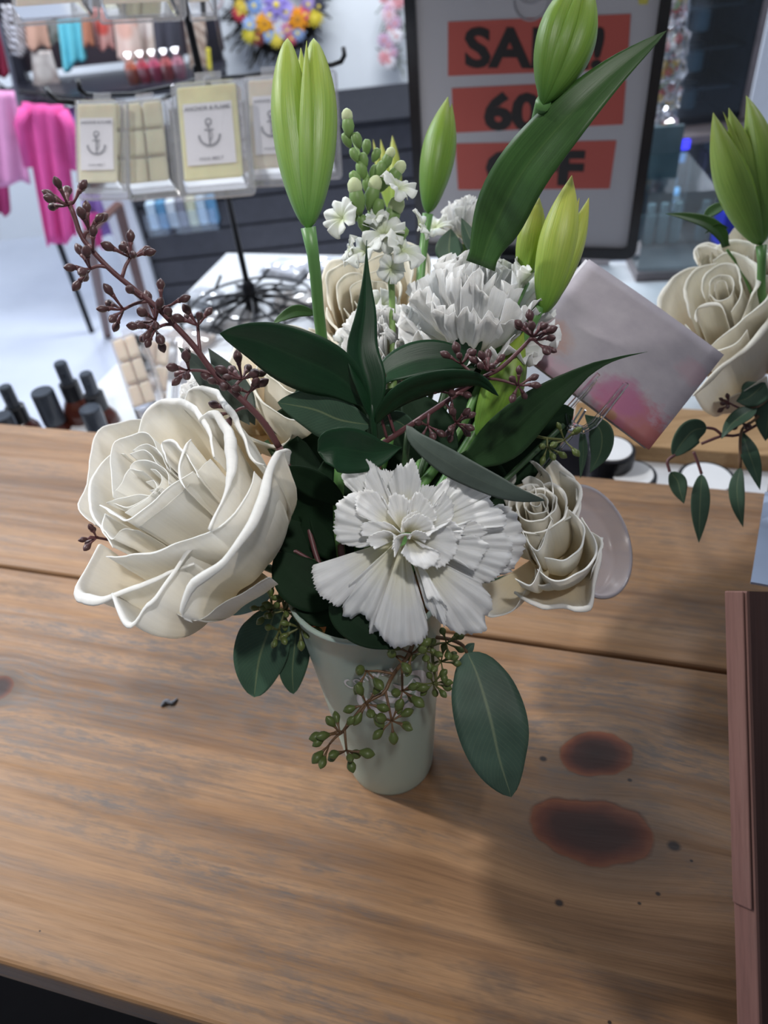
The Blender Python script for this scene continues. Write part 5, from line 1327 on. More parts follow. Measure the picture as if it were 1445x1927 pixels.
# small far bud left of sign frame
d = .62; b6_ = at(742, 420, d)
lily_bud('small blurred olive bud tips behind the stock flower, left of the sign frame', b6_,
  [(at(738, 255, d), px2m(17, d), px2m(3, d), Rv, dict(pk=.5)), (at(716, 262, d), px2m(10, d), px2m(3, d), V3, dict(pk=.5)), (at(702, 262, d), px2m(9, d), px2m(3, d), -Rv, dict(pk=.5))],
  [b6_, at(745, 520, d-.03), at(740, 700, .5), MOUTH+Vector((-.005, .02, 0)), VB+Vector((0, -.012, .02))], m_budy)

# second bouquet's lily (right edge)
d = .53; b7_ = at(1432, 462, d+.01)
V2 = ground(1500, 1010); V2.z = 0
MOUTH2 = V2+Vector((0, 0, .165))
lily_bud('pale green three-tipped lily bud at the right edge above the cream rose', b7_,
  [(at(1342, 212, d), px2m(36, d), px2m(14, d), -Rv*.9+V3*.4, dict(pk=.45)), (at(1371, 203, d), px2m(30, d), px2m(8, d), V3, dict(pk=.45)), (at(1360, 210, d-.004), px2m(10, d), px2m(16, d), V3, dict(pk=.45)),
   (at(1404, 180, d+.002), px2m(38, d), px2m(16, d), Rv*.8+V3*.5, dict(pk=.5))],
  [b7_, at(1450, 600, d+.02), MOUTH2+Vector((0, .01, 0)), V2+Vector((0, 0, .02))], m_bud)

# ================================================================ STOCK FLOWER
d = .445
sroot = empty('stock_flower', at(738, 560, d), 'upright white stock flower spike with green buds right of the tall lily bud', 'stock flower')
mb = MB(); mb.tube(crom([at(655, 232, d+.012), at(675, 290, d+.008), at(700, 360, d), at(722, 440, d), at(735, 520, d), at(738, 600, d+.005), at(735, 760, .45), MOUTH+Vector((0, .01, 0)), VB+Vector((.004, 0, .02))], 44), [.0014]*8+[.002]*8+[.0030]*28, 10)
mb.build('stem', m_stockg, sroot, smooth=True)
def stock_bud(px, py, r, tilt, tipc):
    c = at(px, py, d-random.uniform(0, .012)); L = px2m(r, d); ax_ = (Rv*math.sin(tilt)+Uv*math.cos(tilt)+V3*.35).normalized()
    o = MB().lathe([(L*.14, -L*1.3), (L*.5, -L*.8), (L*.72, -L*.1), (L*.6, L*.55), (L*.35, L*.9)], c, ax_, 12).build('green_bud', m_stockg, sroot, smooth=True)
    if tipc: MB().lathe([(L*.5, L*.35), (L*.64, L*.85), (L*.6, L*1.3), (L*.38, L*1.6), (L*.1, L*1.75)], c, ax_, 12).build('bud_tip', m_stock, o, smooth=True)
random.seed(2)
for (x_, y_, r_, t_, w_) in [(655, 236, 15, -.1, 1), (666, 290, 11, -.5, 0), (690, 275, 12, .1, 0), (708, 290, 11, .5, 0), (672, 262, 12, -.3, 0), (684, 300, 12, -.2, 0), (716, 318, 14, .4, 0), (742, 330, 16, .7, 1), (652, 262, 12, -.5, 0), (680, 318, 14, -.3, 0), (712, 390, 15, .2, 0), (728, 420, 16, .4, 0), (684, 420, 15, -.4, 0), (705, 325, 14, .2, 0), (728, 302, 13, .5, 1),
      (668, 335, 13, -.6, 0), (672, 375, 20, -.2, 1), (700, 368, 19, .3, 1), (722, 345, 13, .6, 0), (660, 400, 14, -.8, 0), (735, 410, 22, .5, 1), (700, 405, 13, 0, 0), (755, 440, 15, .9, 0), (690, 345, 12, 0, 0)]:
    stock_bud(x_, y_, r_*1.08, t_, w_)
def floret(px, py, rp, face, dd=None):
    dd = dd or d-.008; c = at(px, py, dd); q = face.to_track_quat('Z', 'Y').to_matrix(); L = px2m(rp, dd)
    for k in range(4):
        an = 2*PI*k/4+.4+random.uniform(-.2, .2); rim = []
        for i in range(7):
            a = an+R(44)*(i/6-.5)*2; rr = L*(1-.22*abs(i/6-.5))*random.uniform(.93, 1.05); rim.append(c+q@Vector((math.cos(a)*rr, math.sin(a)*rr, L*random.uniform(-.05, .45))))
        v, f, uv = fan(c, rim, q@Vector((0, 0, L*.15)), L*.07, 2, nu=16, nv=7, seed=int(px+k), jag=.0002, nrm=q@Vector((0, 0, 1)))
        mesh('petal', v, f, m_stock, sroot, uv, thick=.0004)
for (x_, y_, r_, fx, fy, fz) in [(645, 412, 38, -.5, .1, .8), (748, 356, 38, .4, .5, .7), (722, 442, 46, .0, .3, .9), (690, 478, 50, -.4, .6, .6), (755, 475, 46, .5, .5, .6), (788, 424, 32, .8, .3, .3), (705, 412, 26, -.2, .6, .7), (662, 470, 26, -.8, .3, .3), (735, 505, 30, .3, -.3, .7)]:
    floret(x_, y_, r_, Rv*fx+Uv*fy+V3*fz)
# loose white blossoms low behind the upright leaf
d = .47
s2 = empty('stock_flower', at(700, 640, d), 'low ruffled white stock blossoms behind the narrow upright dark leaf', 'stock flower')
sroot = s2
for (x_, y_, r_) in [(690, 610, 38), (672, 690, 40), (715, 575, 34), (725, 700, 36), (820, 430, 36), (655, 650, 34)]:
    floret(x_, y_, r_, Rv*random.uniform(-.4, .4)+Uv*random.uniform(0, .6)+V3*.8, .47 if y_ > 450 else .52)
mb = MB(); stem_to_vase(mb, at(700, 640, .475), .0022); mb.build('stem', m_stockg, s2, smooth=True)
# ================================================================ DARK LEAF SPRIG (centre)
J = (700, 778, .385)
rs = empty('ruscus_sprig', at(700, 860, .40), 'glossy dark green leafy sprig spreading its leaves at the centre of the bouquet', 'leafy sprig')
mb = MB(); mb.tube(crom([at(698, 740, .383), at(702, 800, .385), at(704, 860, .395), MOUTH+Vector((0, 0, .03)), MOUTH, VB+Vector((0, 0, .02))], 24), .0019, 10); mb.build('stem', m_ruscus, rs, smooth=True)
leaf([(692, 765, .384), (640, 710, .378), (560, 672, .372), (480, 640, .368), (413, 627, .364)], 62, m_ruscus, rs, tilt=-28, fold=.22, shape=(.48, .75), tip=.8, cup=-.1)
leaf([(700, 790, .384), (695, 730, .380), (676, 660, .378), (684, 580, .376), (690, 452, .372)], 34, m_ruscus, rs, tilt=30, fold=.5, shape=(.30, .8), tip=1.5, twist=40)
leaf([(706, 800, .386), (725, 770, .380), (770, 735, .374), (840, 715, .372), (900, 715, .372), (938, 745, .372)], 32, m_ruscus, rs, tilt=48, fold=.25, shape=(.42, .8), tip=.8, cup=-.25)
leaf([(705, 735, .400), (730, 700, .400), (790, 675, .402), (850, 672, .405), (900, 690, .41)], 34, m_ruscus, rs, tilt=-20, fold=.15, shape=(.45, .8), tip=.8)
leaf([(700, 800, .390), (640, 790, .390), (590, 770, .390), (522, 757, .392)], 46, m_euc, rs, tilt=-15, fold=.08, shape=(.45, .8), tip=.8)
leaf([(756, 842, .374), (705, 852, .368), (660, 846, .362), (628, 842, .358), (598, 850, .357)], 44, m_ruscus, rs, tilt=-12, fold=.10, shape=(.70, 1.1), tip=.42, cup=.25)
leaf([(700, 870, .45), (640, 830, .45), (600, 760, .45), (610, 700, .455)], 60, m_dleaf, rs, name='leaf', tilt=5, shape=(.5, .7), tip=.7)
leaf([(715, 800, .395), (735, 790, .395), (760, 800, .397), (785, 830, .40)], 22, m_euc, rs, tilt=20)
# ---- dark backing foliage
fo = empty('dark_leaf_sprig', at(610, 930, .43), 'large very dark green leaves filling the gap between the front rose and carnation', 'leafy sprig')
for (m_, w_, t_, mt_) in [([(650, 1150, .402), (610, 1150, .402), (580, 1130, .402), (560, 1100, .405)], 34, 10, m_dleaf), ([(860, 850, .42), (820, 810, .42), (785, 770, .422), (765, 735, .425)], 40, 15, m_dleaf),
                    ([(640, 1130, .43), (590, 1010, .425), (560, 900, .425), (560, 820, .43)], 72, 10, m_dleaf), ([(660, 1060, .42), (600, 980, .42), (560, 960, .42), (520, 1000, .42)], 60, -25, m_dleaf),
                    ([(660, 1100, .43), (640, 980, .43), (640, 900, .43), (660, 830, .43)], 62, 20, m_dleaf), ([(640, 1130, .405), (590, 1110, .40), (550, 1080, .40), (520, 1040, .40)], 48, 10, m_dleaf),
                    ([(760, 930, .45), (740, 860, .45), (700, 800, .455), (650, 760, .46)], 60, -10, m_dleaf), ([(800, 900, .44), (760, 840, .44), (740, 780, .44), (760, 730, .45)], 55, 0, m_dleaf), ([(850, 900, .44), (880, 830, .44), (900, 770, .44), (890, 690, .45)], 55, 10, m_dleaf),
                    ([(880, 900, .45), (960, 860, .45), (1030, 800, .45), (1080, 770, .45)], 60, 20, m_dleaf), ([(650, 950, .41), (600, 915, .405), (560, 893, .40), (530, 885, .40)], 30, -30, m_dleaf), ([(655, 930, .44), (620, 850, .44), (560, 800, .44), (500, 800, .44)], 50, 0, m_dleaf),
                    ([(700, 850, .44), (800, 860, .445), (900, 900, .45), (960, 960, .45)], 60, 0, m_dleaf)]:
    leaf(m_, w_, mt_, fo, tilt=t_, fold=.12, shape=(.5, .7), tip=.7)
mb = MB(); mb.tube(crom([at(640, 1000, .435), MOUTH+Vector((-.01, -.005, .005)), VB+Vector((0, .01, .02))], 10), .002, 8)
mb.tube(crom([at(570, 950, .425), at(600, 1060, .42), MOUTH+Vector((-.015, -.008, .0))], 10), .0016, 8); mb.build('stem', m_purp, fo, smooth=True)
# ---- big lily leaf on the right
def lone(label, mids, mat, stem_from=None, name='lily_leaf', smat=None, cat='leaf', **kk):
    rt = empty(name, at(*mids[0][0][0]), label, cat)
    for (m_, w_, k_) in mids: leaf(m_, w_, mat, rt, name='blade', **k_)
    if stem_from is not None:
        mb = MB(); stem_to_vase(mb, at(*stem_from), .0018); mb.build('stem', smat or m_stem2, rt, smooth=True)
    return rt
lone('long broad green lily leaf sweeping up across the sale sign', [([(905, 500, .405), (925, 440, .395), (980, 330, .368), (1060, 230, .352), (1150, 140, .346), (1254, 58, .342)], 56, dict(tilt=-22, fold=.18, shape=(.30, .55), tip=.85, cup=-.08, base_w=.55))], m_lilyleaf, (905, 500, .425))
lone('narrow dark leaf pointing right across the pink card', [([(880, 870, .425), (940, 830, .415), (1010, 765, .40), (1100, 700, .39), (1160, 675, .385), (1218, 662, .38)], 44, dict(tilt=12, fold=.15, shape=(.26, .6), tip=2.3, base_w=.5))], leaf_mat('mid_dark_leaf', (.022, .06, .02), (.03, .07, .03), (.05, .10, .04), .45, .4, .1, .15, .3), (880, 870, .425))
lone('small arched green leaf left of the tall lily stem', [([(600, 592, .46), (560, 586, .46), (530, 598, .46), (512, 612, .46)], 13, dict(tilt=30))], m_lilyleaf, (600, 592, .46))
lone('dark green leaf tucked under the right end of the upper carnation', [([(860, 700, .43), (880, 650, .425), (900, 620, .42), (915, 608, .42)], 26, dict(tilt=10))], m_ruscus, (860, 700, .43))
lone('grey green leaf with red rim lying over the top of the front carnation', [([(765, 800, .372), (785, 830, .368), (850, 875, .360), (920, 910, .356), (975, 932, .354), (1026, 942, .354)], 27, dict(tilt=25, fold=-.1, shape=(.45, .6), tip=.8, wave=.05))], m_eucg, (768, 812, .378), name='eucalyptus_leaf', smat=m_stem2)
lone('blurred grey green leaf in front of the small far carnation', [([(905, 490, .50), (885, 450, .50), (868, 410, .50)], 16, dict(tilt=20)), ([(850, 500, .51), (845, 470, .51), (848, 430, .51)], 26, dict())], m_euc, (880, 520, .50), name='eucalyptus_leaf')
lone('dark green hanging leaves under the pink card beside the clear holder', [([(1100, 780, .46), (1130, 810, .462), (1130, 850, .465), (1110, 890, .47)], 24, dict(tilt=20)), ([(1095, 800, .46), (1098, 850, .462), (1092, 900, .465)], 9, dict(tilt=30))], m_euc, (1060, 800, .45), name='eucalyptus_leaf')
lone('two broad grey green eucalyptus leaves behind the purple berries', [([(470, 800, .43), (430, 745, .425), (385, 700, .42), (335, 652, .42)], 30, dict(tilt=-30)), ([(480, 800, .44), (450, 750, .44), (420, 700, .435), (392, 655, .43)], 30, dict(tilt=20))], m_eucg, (500, 830, .43), name='eucalyptus_leaf')
# pale blue leaf under the rose
lone('pale blue green leaf peeping out under the front rose', [([(520, 1085, .43), (490, 1115, .432), (450, 1135, .435), (405, 1150, .44)], 26, dict(tilt=15, tip=.7))], m_eucb, (525, 1090, .43), name='eucalyptus_leaf', smat=m_bst)
# lower leaves
lone('broad round green eucalyptus leaf hanging left of the cup', [([(520, 1140, .43), (508, 1180, .43), (488, 1240, .435), (478, 1312, .44)], 52, dict(tilt=12, shape=(.42, .6), tip=.62)), ([(560, 1150, .435), (556, 1200, .437), (550, 1260, .44), (552, 1306, .445)], 30, dict(tilt=-15, shape=(.5, .6), tip=.7))], m_euc, (540, 1130, .42), name='eucalyptus_leaf', smat=m_bst)
lone('narrow shiny dark leaf hanging against the left side of the cup', [([(625, 1155, .415), (626, 1190, .415), (618, 1235, .418), (638, 1278, .42)], 21, dict(tilt=-25, fold=.3, shape=(.4, .7)))], m_ruscus, (620, 1140, .415), name='eucalyptus_leaf')
lone('dark toothed leaf under the lower edge of the front carnation', [([(620, 1135, .378), (660, 1165, .372), (700, 1195, .370), (742, 1222, .370)], 38, dict(tilt=-20, shape=(.45, .7)))], m_dleaf, (615, 1120, .41), name='rose_leaf')
lone('large blue green eucalyptus leaf with pale midrib hanging right of the cup', [([(878, 1226, .425), (898, 1270, .418), (922, 1350, .41), (940, 1430, .408), (962, 1500, .41)], 68, dict(tilt=-8, fold=.10, shape=(.46, .60), tip=.72, wave=.035)), ([(876, 1228, .425), (884, 1218, .424), (893, 1210, .424)], 9, dict(tilt=20))], leaf_mat('blue_green_eucalyptus', (.070, .125, .092), (.08, .12, .09), (.22, .28, .17), .5, .3, .07, 0, 1.0), (806, 1195, .42), name='eucalyptus_leaf', smat=m_bst)
LB = [o for o in COL.objects if o.get('label', '').startswith('large blue green')][0]
mb = MB(); mb.tube(crom([at(806, 1198, .42), at(845, 1203, .42), at(870, 1214, .424), at(878, 1228, .425)], 12), .0011, 8); mb.build('twig', m_bst, LB, smooth=True)

# ================================================================ SEEDED EUCALYPTUS
bm_b = MB(); bm_b.lathe([(.06, 0), (.13, .10), (.30, .30), (.43, .50), (.44, .62), (.33, .80), (.14, .94), (.02, 1.0)], (0, 0, 0), (0, 0, 1), 12)
def berry_mesh(nm, mat):
    me = bpy.data.meshes.new(nm); me.from_pydata(bm_b.v, [], bm_b.f); me.polygons.foreach_set('use_smooth', [True]*len(me.polygons)); me.materials.append(mat); return me
BM_P = berry_mesh('purple_berry', m_berry); BM_G = berry_mesh('green_berry', m_gber)
def berry(parent, me, p, d_, L):
    o = bpy.data.objects.new('berry', me); COL.objects.link(o); o.parent = parent
    q = Vector(d_).to_track_quat('Z', 'Y')
    o.matrix_local = Matrix.Translation(Vector(p)-org(parent)) @ q.to_matrix().to_4x4() @ Matrix.Diagonal((L*.62*random.uniform(.9, 1.15), L*.62*random.uniform(.9, 1.15), L, 1))
def branch(label, path, umbels, me, smat, r0_=.0016, r1_=.0009, name='seeded_eucalyptus', blen=22, plen=26, seed=0, tovase=True, group=None):
    """umbels: (attach px, node px, depth, mean dir (right, up, toward), count, spread)"""
    random.seed(seed); rt = empty(name, at(*path[-1]), label, 'eucalyptus branch', group)
    mb = MB(); pts = crom([at(*p) for p in path], 40); mb.tube(pts, r0_*.62, 10, r2=r1_*.85)
    if tovase: stem_to_vase(mb, pts[-1], r1_*.9)
    for (at_, nd, dd, dr, n_, sp) in umbels:
        a = min(pts, key=lambda p: (proj(p)[0]-at_[0])**2+(proj(p)[1]-at_[1])**2); node = at(nd[0], nd[1], dd)
        mb.tube(crom([a, a.lerp(node, .5)+Vector((0, 0, .001)), node], 6), r0_*.55, 8, r2=r0_*.45)
        D = (Rv*dr[0]+Uv*dr[1]-Fv*dr[2]).normalized(); q = D.to_track_quat('Z', 'Y').to_matrix()
        for k in range(n_):
            if n_ > 1:
                an = 2*PI*k/max(1, n_-1)+random.uniform(-.3, .3); e = R(sp)*(0.25 if k == n_-1 else random.uniform(.75, 1.1))
            else: an, e = 0, 0
            v_ = q@Vector((math.sin(e)*math.cos(an), math.sin(e)*math.sin(an), math.cos(e)))
            PL = px2m(plen, dd)*random.uniform(.7, 1.1); BL = px2m(blen, dd)*random.uniform(.88, 1.12)
            e1 = node+v_*PL; bend = e1+Vector((0, 0, .0006))
            mb.tube([node, node.lerp(e1, .5), bend, bend+v_*BL*.2], [r0_*.32, r0_*.34, r0_*.5, r0_*.8], 7)
            berry(rt, me, bend, v_, BL)
    mb.build('stem', smat, rt, smooth=True)
    return rt
c4 = lambda x, y: (60+x*.332, 320+y*.332)
path = [(*c4(215, 200), .352), (*c4(240, 260), .354), (*c4(290, 390), .357), (*c4(430, 550), .362), (*c4(560, 660), .367), (*c4(700, 770), .372), (*c4(810, 880), .377), (*c4(920, 1000), .382), (*c4(1040, 1160), .388), (*c4(1220, 1330), .394), (*c4(1320, 1440), .400), (*c4(1400, 1570), .408)]
U = []
def um(a, n, d_, dr, c, sp=55): U.append((c4(*a), c4(*n), d_, dr, c, sp))
um((215, 200), (205, 198), .351, (-.7, .5, .3), 5, 60); um((225, 205), (232, 190), .353, (.7, .8, .2), 2, 40)
um((300, 390), (325, 345), .356, (.15, 1, .2), 5, 48); um((330, 440), (345, 450), .356, (.2, .7, .4), 1, 20)
um((440, 570), (330, 560), .360, (-.9, 0, .4), 6, 75); um((530, 600), (560, 495), .366, (.25, .8, .4), 7, 75)
um((640, 760), (520, 790), .370, (-.8, -.1, .4), 5, 65); um((640, 730), (620, 730), .368, (-.2, .1, 1), 1, 10)
um((735, 780), (735, 770), .373, (0, 1, .1), 1, 10); um((735, 790), (760, 775), .373, (1, .3, .2), 1, 20)
um((700, 800), (700, 850), .374, (-.6, .2, .7), 6, 75); um((810, 900), (700, 900), .377, (-.4, -.7, .4), 6, 60); um((800, 880), (800, 860), .374, (0, .3, 1), 1, 10)
um((1000, 1040), (940, 880), .384, (-.3, .8, .3), 5, 65); um((1040, 1165), (890, 1135), .387, (-.7, .2, .5), 6, 75)
um((1130, 1245), (1190, 1185), .392, (.1, .8, .5), 7, 78); um((1200, 1320), (1230, 1260), .394, (.3, .3, 1), 3, 60)
um((1120, 1240), (1090, 1230), .39, (-.5, .1, .8), 3, 50); um((1240, 1350), (1150, 1370), .40, (-.7, -.2, .5), 3, 50)
branch('tall arching eucalyptus branch with purple brown seed buds reaching to the upper left', path, U, BM_P, m_purp, .0018, .0022, blen=29, plen=24, seed=1)
# buds behind left of the rose
branch('little cluster of dark buds at the left rim of the front rose', [(168, 1010, .425), (200, 1015, .43), (260, 1030, .435)], [((185, 1012), (182, 1012), .425, (-.8, 0, .3), 5, 70)], BM_P, m_purp, .0012, .0012, blen=22, plen=14, seed=2)
# right purple branch
c5 = lambda x, y: (520+x*.3045, 560+y*.3045)
path = [(1003, 632, .368), (975, 662, .370), (940, 694, .372), (905, 712, .375), (870, 735, .380), (825, 765, .385), (780, 795, .390), (715, 838, .40)]
U = [((1003, 632), (1002, 634), .367, (.1, .9, .3), 9, 70), ((1000, 640), (1010, 640), .367, (.9, .4, .2), 3, 45), ((1000, 640), (1012, 646), .368, (.2, -.6, .6), 2, 30),
     ((930, 700), (918, 698), .370, (-.2, .8, .5), 6, 60), ((905, 708), (975, 725), .370, (.5, -.2, .5), 6, 85), ((900, 712), (868, 685), .376, (-.1, .9, .3), 6, 55), ((1, 1), (868, 670), .376, (-.3, .9, .3), 0, 55),
     ((880, 728), (850, 740), .382, (-.3, -.1, .8), 5, 65), ((835, 760), (858, 795), .382, (.5, -.5, .5), 8, 75), ((810, 775), (805, 800), .385, (0, -.7, .6), 4, 60),
     ((740, 820), (720, 745), .388, (.1, .8, .3), 2, 35), ((730, 830), (712, 770), .388, (-.1, .8, .3), 2, 40), ((715, 838), (690, 845), .385, (-.6, 0, .6), 2, 40)]
U = [u_ for u_ in U if u_[4] > 0]
branch('purple stemmed eucalyptus branch with seed buds rising to the right over the upper carnation', path, U, BM_P, m_purp, .0015, .0020, blen=25, plen=21, seed=3)
branch('low shaded eucalyptus twig with greenish buds between the pink card and the right rose', [(1062, 828, .42), (1030, 825, .425), (990, 820, .43), (930, 830, .435)],
  [((1062, 828), (1062, 828), .42, (.3, .2, .6), 5, 80), ((1030, 825), (1030, 840), .42, (0, -.7, .5), 4, 50), ((990, 822), (995, 800), .42, (0, .5, .7), 5, 70), ((960, 825), (960, 800), .42, (-.2, .4, .8), 4, 70)], BM_G, m_gst, .0012, .0012, blen=22, plen=20, seed=4)
# lower green branches
path = [(644, 1378, .400), (668, 1348, .400), (690, 1322, .401), (722, 1303, .403), (734, 1280, .405), (745, 1262, .400), (766, 1236, .392), (780, 1205, .378)]
U = [((644, 1378), (640, 1380), .399, (-.3, .8, .3), 4, 55), ((644, 1378), (630, 1378), .399, (-1, -.1, .3), 2, 30), ((650, 1372), (652, 1412), .400, (0, -.8, .3), 6, 75), ((650, 1380), (620, 1400), .40, (-.6, -.5, .3), 2, 30),
     ((690, 1322), (690, 1325), .400, (-.1, -.2, .8), 7, 85), ((740, 1266), (690, 1262), .402, (-.4, .3, .6), 6, 80), ((725, 1303), (737, 1356), .402, (.4, -.3, .5), 7, 80),
     ((755, 1250), (757, 1299), .402, (.4, -.5, .5), 6, 75), ((770, 1230), (775, 1230), .386, (.2, .2, .8), 4, 80), ((760, 1240), (745, 1235), .386, (-.4, .4, .7), 3, 70)]
branch('green seeded eucalyptus spray hanging down in front of the cup', path, U, BM_G, m_bst, .0014, .0014, blen=31, plen=21, seed=5)
branch('green seed spray hanging at the right rim of the cup', [(822, 1290, .405), (815, 1250, .402), (812, 1215, .398), (800, 1200, .395)],
  [((822, 1290), (815, 1285), .404, (.2, -.5, .6), 8, 85), ((815, 1250), (830, 1245), .402, (.4, .1, .6), 7, 80), ((812, 1220), (800, 1225), .396, (-.3, -.2, .8), 6, 80), ((812, 1215), (840, 1210), .40, (.5, .2, .5), 5, 70)], BM_G, m_gst, .0012, .0012, blen=23, plen=20, seed=6)
path = [(508, 1150, .415), (530, 1128, .412), (560, 1122, .412), (600, 1132, .415), (640, 1150, .42)]
U = [((508, 1150), (512, 1148), .412, (-.5, .3, .5), 6, 75), ((540, 1125), (535, 1148), .410, (-.1, -.2, .9), 8, 85), ((560, 1122), (565, 1180), .410, (.1, -.4, .7), 8, 85), ((550, 1125), (525, 1185), .412, (-.3, -.5, .6), 4, 60), ((600, 1132), (598, 1145), .413, (.1, -.5, .7), 4, 70), ((570, 1122), (548, 1120), .410, (-.4, .3, .7), 4, 70)]
branch('green seeded eucalyptus cluster below the right side of the front rose', path, U, BM_G, m_gst, .0016, .0018, blen=24, plen=21, seed=7)

# ================================================================ PINK CARD AND ITS HOLDER
dc = .465
TLc, TRc, BRc = at(1108, 488, dc+.015), at(1362, 668, dc), at(1215, 842, dc-.01)
ux_ = (TRc-TLc); wc_ = ux_.length; ux_.normalize(); uy_ = (BRc-TRc); uy_ -= ux_*uy_.dot(ux_); hc_ = uy_.length*1.0; uy_.normalize(); uz_ = ux_.cross(uy_).normalized()
if uz_.dot(CAM-TLc) < 0: uz_ = -uz_
def cf(x, y, z=0): return TLc+ux_*(x*wc_)+uy_*(y*hc_)+uz_*z
card = empty('gift_card', cf(.5, .5), 'white gift card with pink watercolour flowers, tilted at the right of the bouquet', 'card')
m_card, nt, b = new_mat('watercolour_card')
uvn = nt.nodes.new('ShaderNodeUVMap'); u, v, _ = sep(nt, uvn.outputs[0])
wn = nnoise(nt, combine(nt, u*3, v*3), 2.0, 5, .6)
def blob(cx, cy, r_, n_, amt=1.0):
    d_ = (((u-cx)*(u-cx))+((v-cy)*(v-cy))).fn('SQRT')/r_ + (n_-.5)*1.1
    s_ = nt.nodes.new('ShaderNodeSeparateColor'); nt.links.new(ramp(nt, d_, [(.55, (1, 1, 1)), (1.0, (0, 0, 0))]), s_.inputs[0]); return X(nt, s_.outputs[0])*amt
c = (.56, .50, .55)
n2_ = nnoise(nt, combine(nt, u*8, v*8), 1.6, 4, .65)
base_c = ramp(nt, wn, [(.3, (.40, .36, .41)), (.7, (.49, .45, .49))])
c = mixc(nt, blob(.80, .92, .30, n2_, .85), base_c, (.48, .12, .18))
c = mixc(nt, blob(.66, .80, .20, wn, .8), c, (.46, .14, .28))
c = mixc(nt, blob(.98, .95, .20, n2_, .8), c, (.46, .15, .13))
c = mixc(nt, blob(.14, .72, .16, n2_, .55), c, (.48, .25, .17))
c = mixc(nt, blob(.05, .98, .22, wn, .7), c, (.60, .25, .34))
c = mixc(nt, blob(.32, 1.0, .20, n2_, .4), c, (.60, .32, .42))
c = mixc(nt, blob(.92, .28, .12, n2_, .3), c, (.60, .28, .34))
c = mixc(nt, blob(.30, .62, .14, n2_, .35), c, (.50, .47, .50))
c = mixc(nt, blob(.70, .96, .05, n2_, .8), c, (.42, .22, .10))
nt.links.new(c, b.inputs['Base Color']); setp(b, Roughness=.55)
tr = nt.nodes.new('ShaderNodeBsdfTranslucent'); nt.links.new(c, tr.inputs['Color']); ms = nt.nodes.new('ShaderNodeMixShader'); ms.inputs[0].default_value = .12
out = nt.nodes['Material Output']; nt.links.new(b.outputs[0], ms.inputs[1]); nt.links.new(tr.outputs[0], ms.inputs[2]); nt.links.new(ms.outputs[0], out.inputs[0])
P = [[cf(i/12, j/12*1.0, .0012*math.sin(i/12*PI)) for i in range(13)] for j in range(13)]
v, f, uv = grid(P); mesh('card_front', v, f, m_card, card, uv, thick=.0005)
P = [[cf(i/6-.02, j/6*1.0+.0, -.0022) for i in range(7)] for j in range(7)]
v, f, uv = grid(P); mesh('card_back', v, f, plain('plain_card_back', (.62, .60, .64), .6, var=.02), card, uv, thick=.0004)
# clear plastic fork holder
m_clr, nt, b = new_mat('clear_acrylic_fork'); setp(b, Base_Color=(1, 1, 1), Roughness=.03, Transmission_Weight=1.0, IOR=1.45)
nt.links.new(ramp(nt, nnoise(nt, coords(nt), 5), [(.3, (.97, .97, .98)), (.7, (1, 1, 1))]), b.inputs['Base Color'])
ch = empty('card_holder', at(1075, 808, dc-.02), 'clear plastic card holder fork gripping the pink card', 'card holder')
mb = MB(); dh = dc-.012
mb.tube([at(1126, 704, dh), at(1062, 775, dh-.002), at(1070, 805, dh-.003), at(1098, 812, dh-.003), at(1120, 800, dh-.002), at(1180, 722, dh)], .0015, 6)
mb.tube([at(1122, 715, dh), at(1070, 775, dh-.002), at(1078, 797, dh-.003), at(1098, 803, dh-.003), at(1114, 793, dh-.002), at(1172, 722, dh)], .0008, 6)
mb.build('fork', m_clr, ch, smooth=False)
mb = MB(); mb.tube([at(1098, 770, dh), at(1082, 796, dh), at(1070, 812, dh)], .0022, 6); mb.build('grip', m_clr, ch)
mb = MB(); mb.tube(crom([at(1085, 808, dh), at(1030, 870, .45), at(960, 960, .45), MOUTH+Vector((.02, .01, 0)), VB+Vector((-.01, .006, .03))], 20), .0016, 6); mb.build('stake', m_clr, ch)

# ================================================================ CLEAR DISH behind the right rose
m_fro = bpy.data.materials.new('frosted_plastic'); m_fro.use_nodes = True; nt = m_fro.node_tree; b = nt.nodes['Principled BSDF']
setp(b, Roughness=.25); nt.links.new(ramp(nt, nnoise(nt, coords(nt), 8), [(.3, (.60, .57, .62)), (.7, (.68, .65, .70))]), b.inputs['Base Color'])
tp = nt.nodes.new('ShaderNodeBsdfTransparent'); ms = nt.nodes.new('ShaderNodeMixShader'); ms.inputs[0].default_value = .5
nt.links.new(b.outputs[0], ms.inputs[1]); nt.links.new(tp.outputs[0], ms.inputs[2]); nt.links.new(ms.outputs[0], nt.nodes['Material Output'].inputs[0])
dd_ = .48; c = at(1112, 1018, dd_); ax_d = (Rv*.55+Uv*.28-Fv*.78).normalized(); Rd = px2m(104, dd_)
q = ax_d.to_track_quat('Z', 'Y').to_matrix()
dish = empty('plastic_dish', c, 'frosted clear round plastic dish tilted behind the right rose', 'dish')
mb = MB(); mb.lathe([(.001, -.0135), (Rd*.90, -.0135), (Rd*.97, -.010), (Rd, .0), (Rd*1.05, .0006), (Rd*1.05, .002), (Rd*.985, .002), (Rd*.955, -.009), (Rd*.88, -.012), (.001, -.012)], c, ax_d, 64, close=False)
mb.build('dish_body', m_fro, dish, smooth=True)
mb = MB(); mb.tube([c+q@Vector((math.cos(a)*Rd*1.045, math.sin(a)*Rd*1.045, .001)) for a in [i*2*PI/64 for i in range(65)]], .0011, 6); mb.build('rim', clear_plastic('clear_rim', (.92, .90, .95), .18, .35), dish, smooth=True)
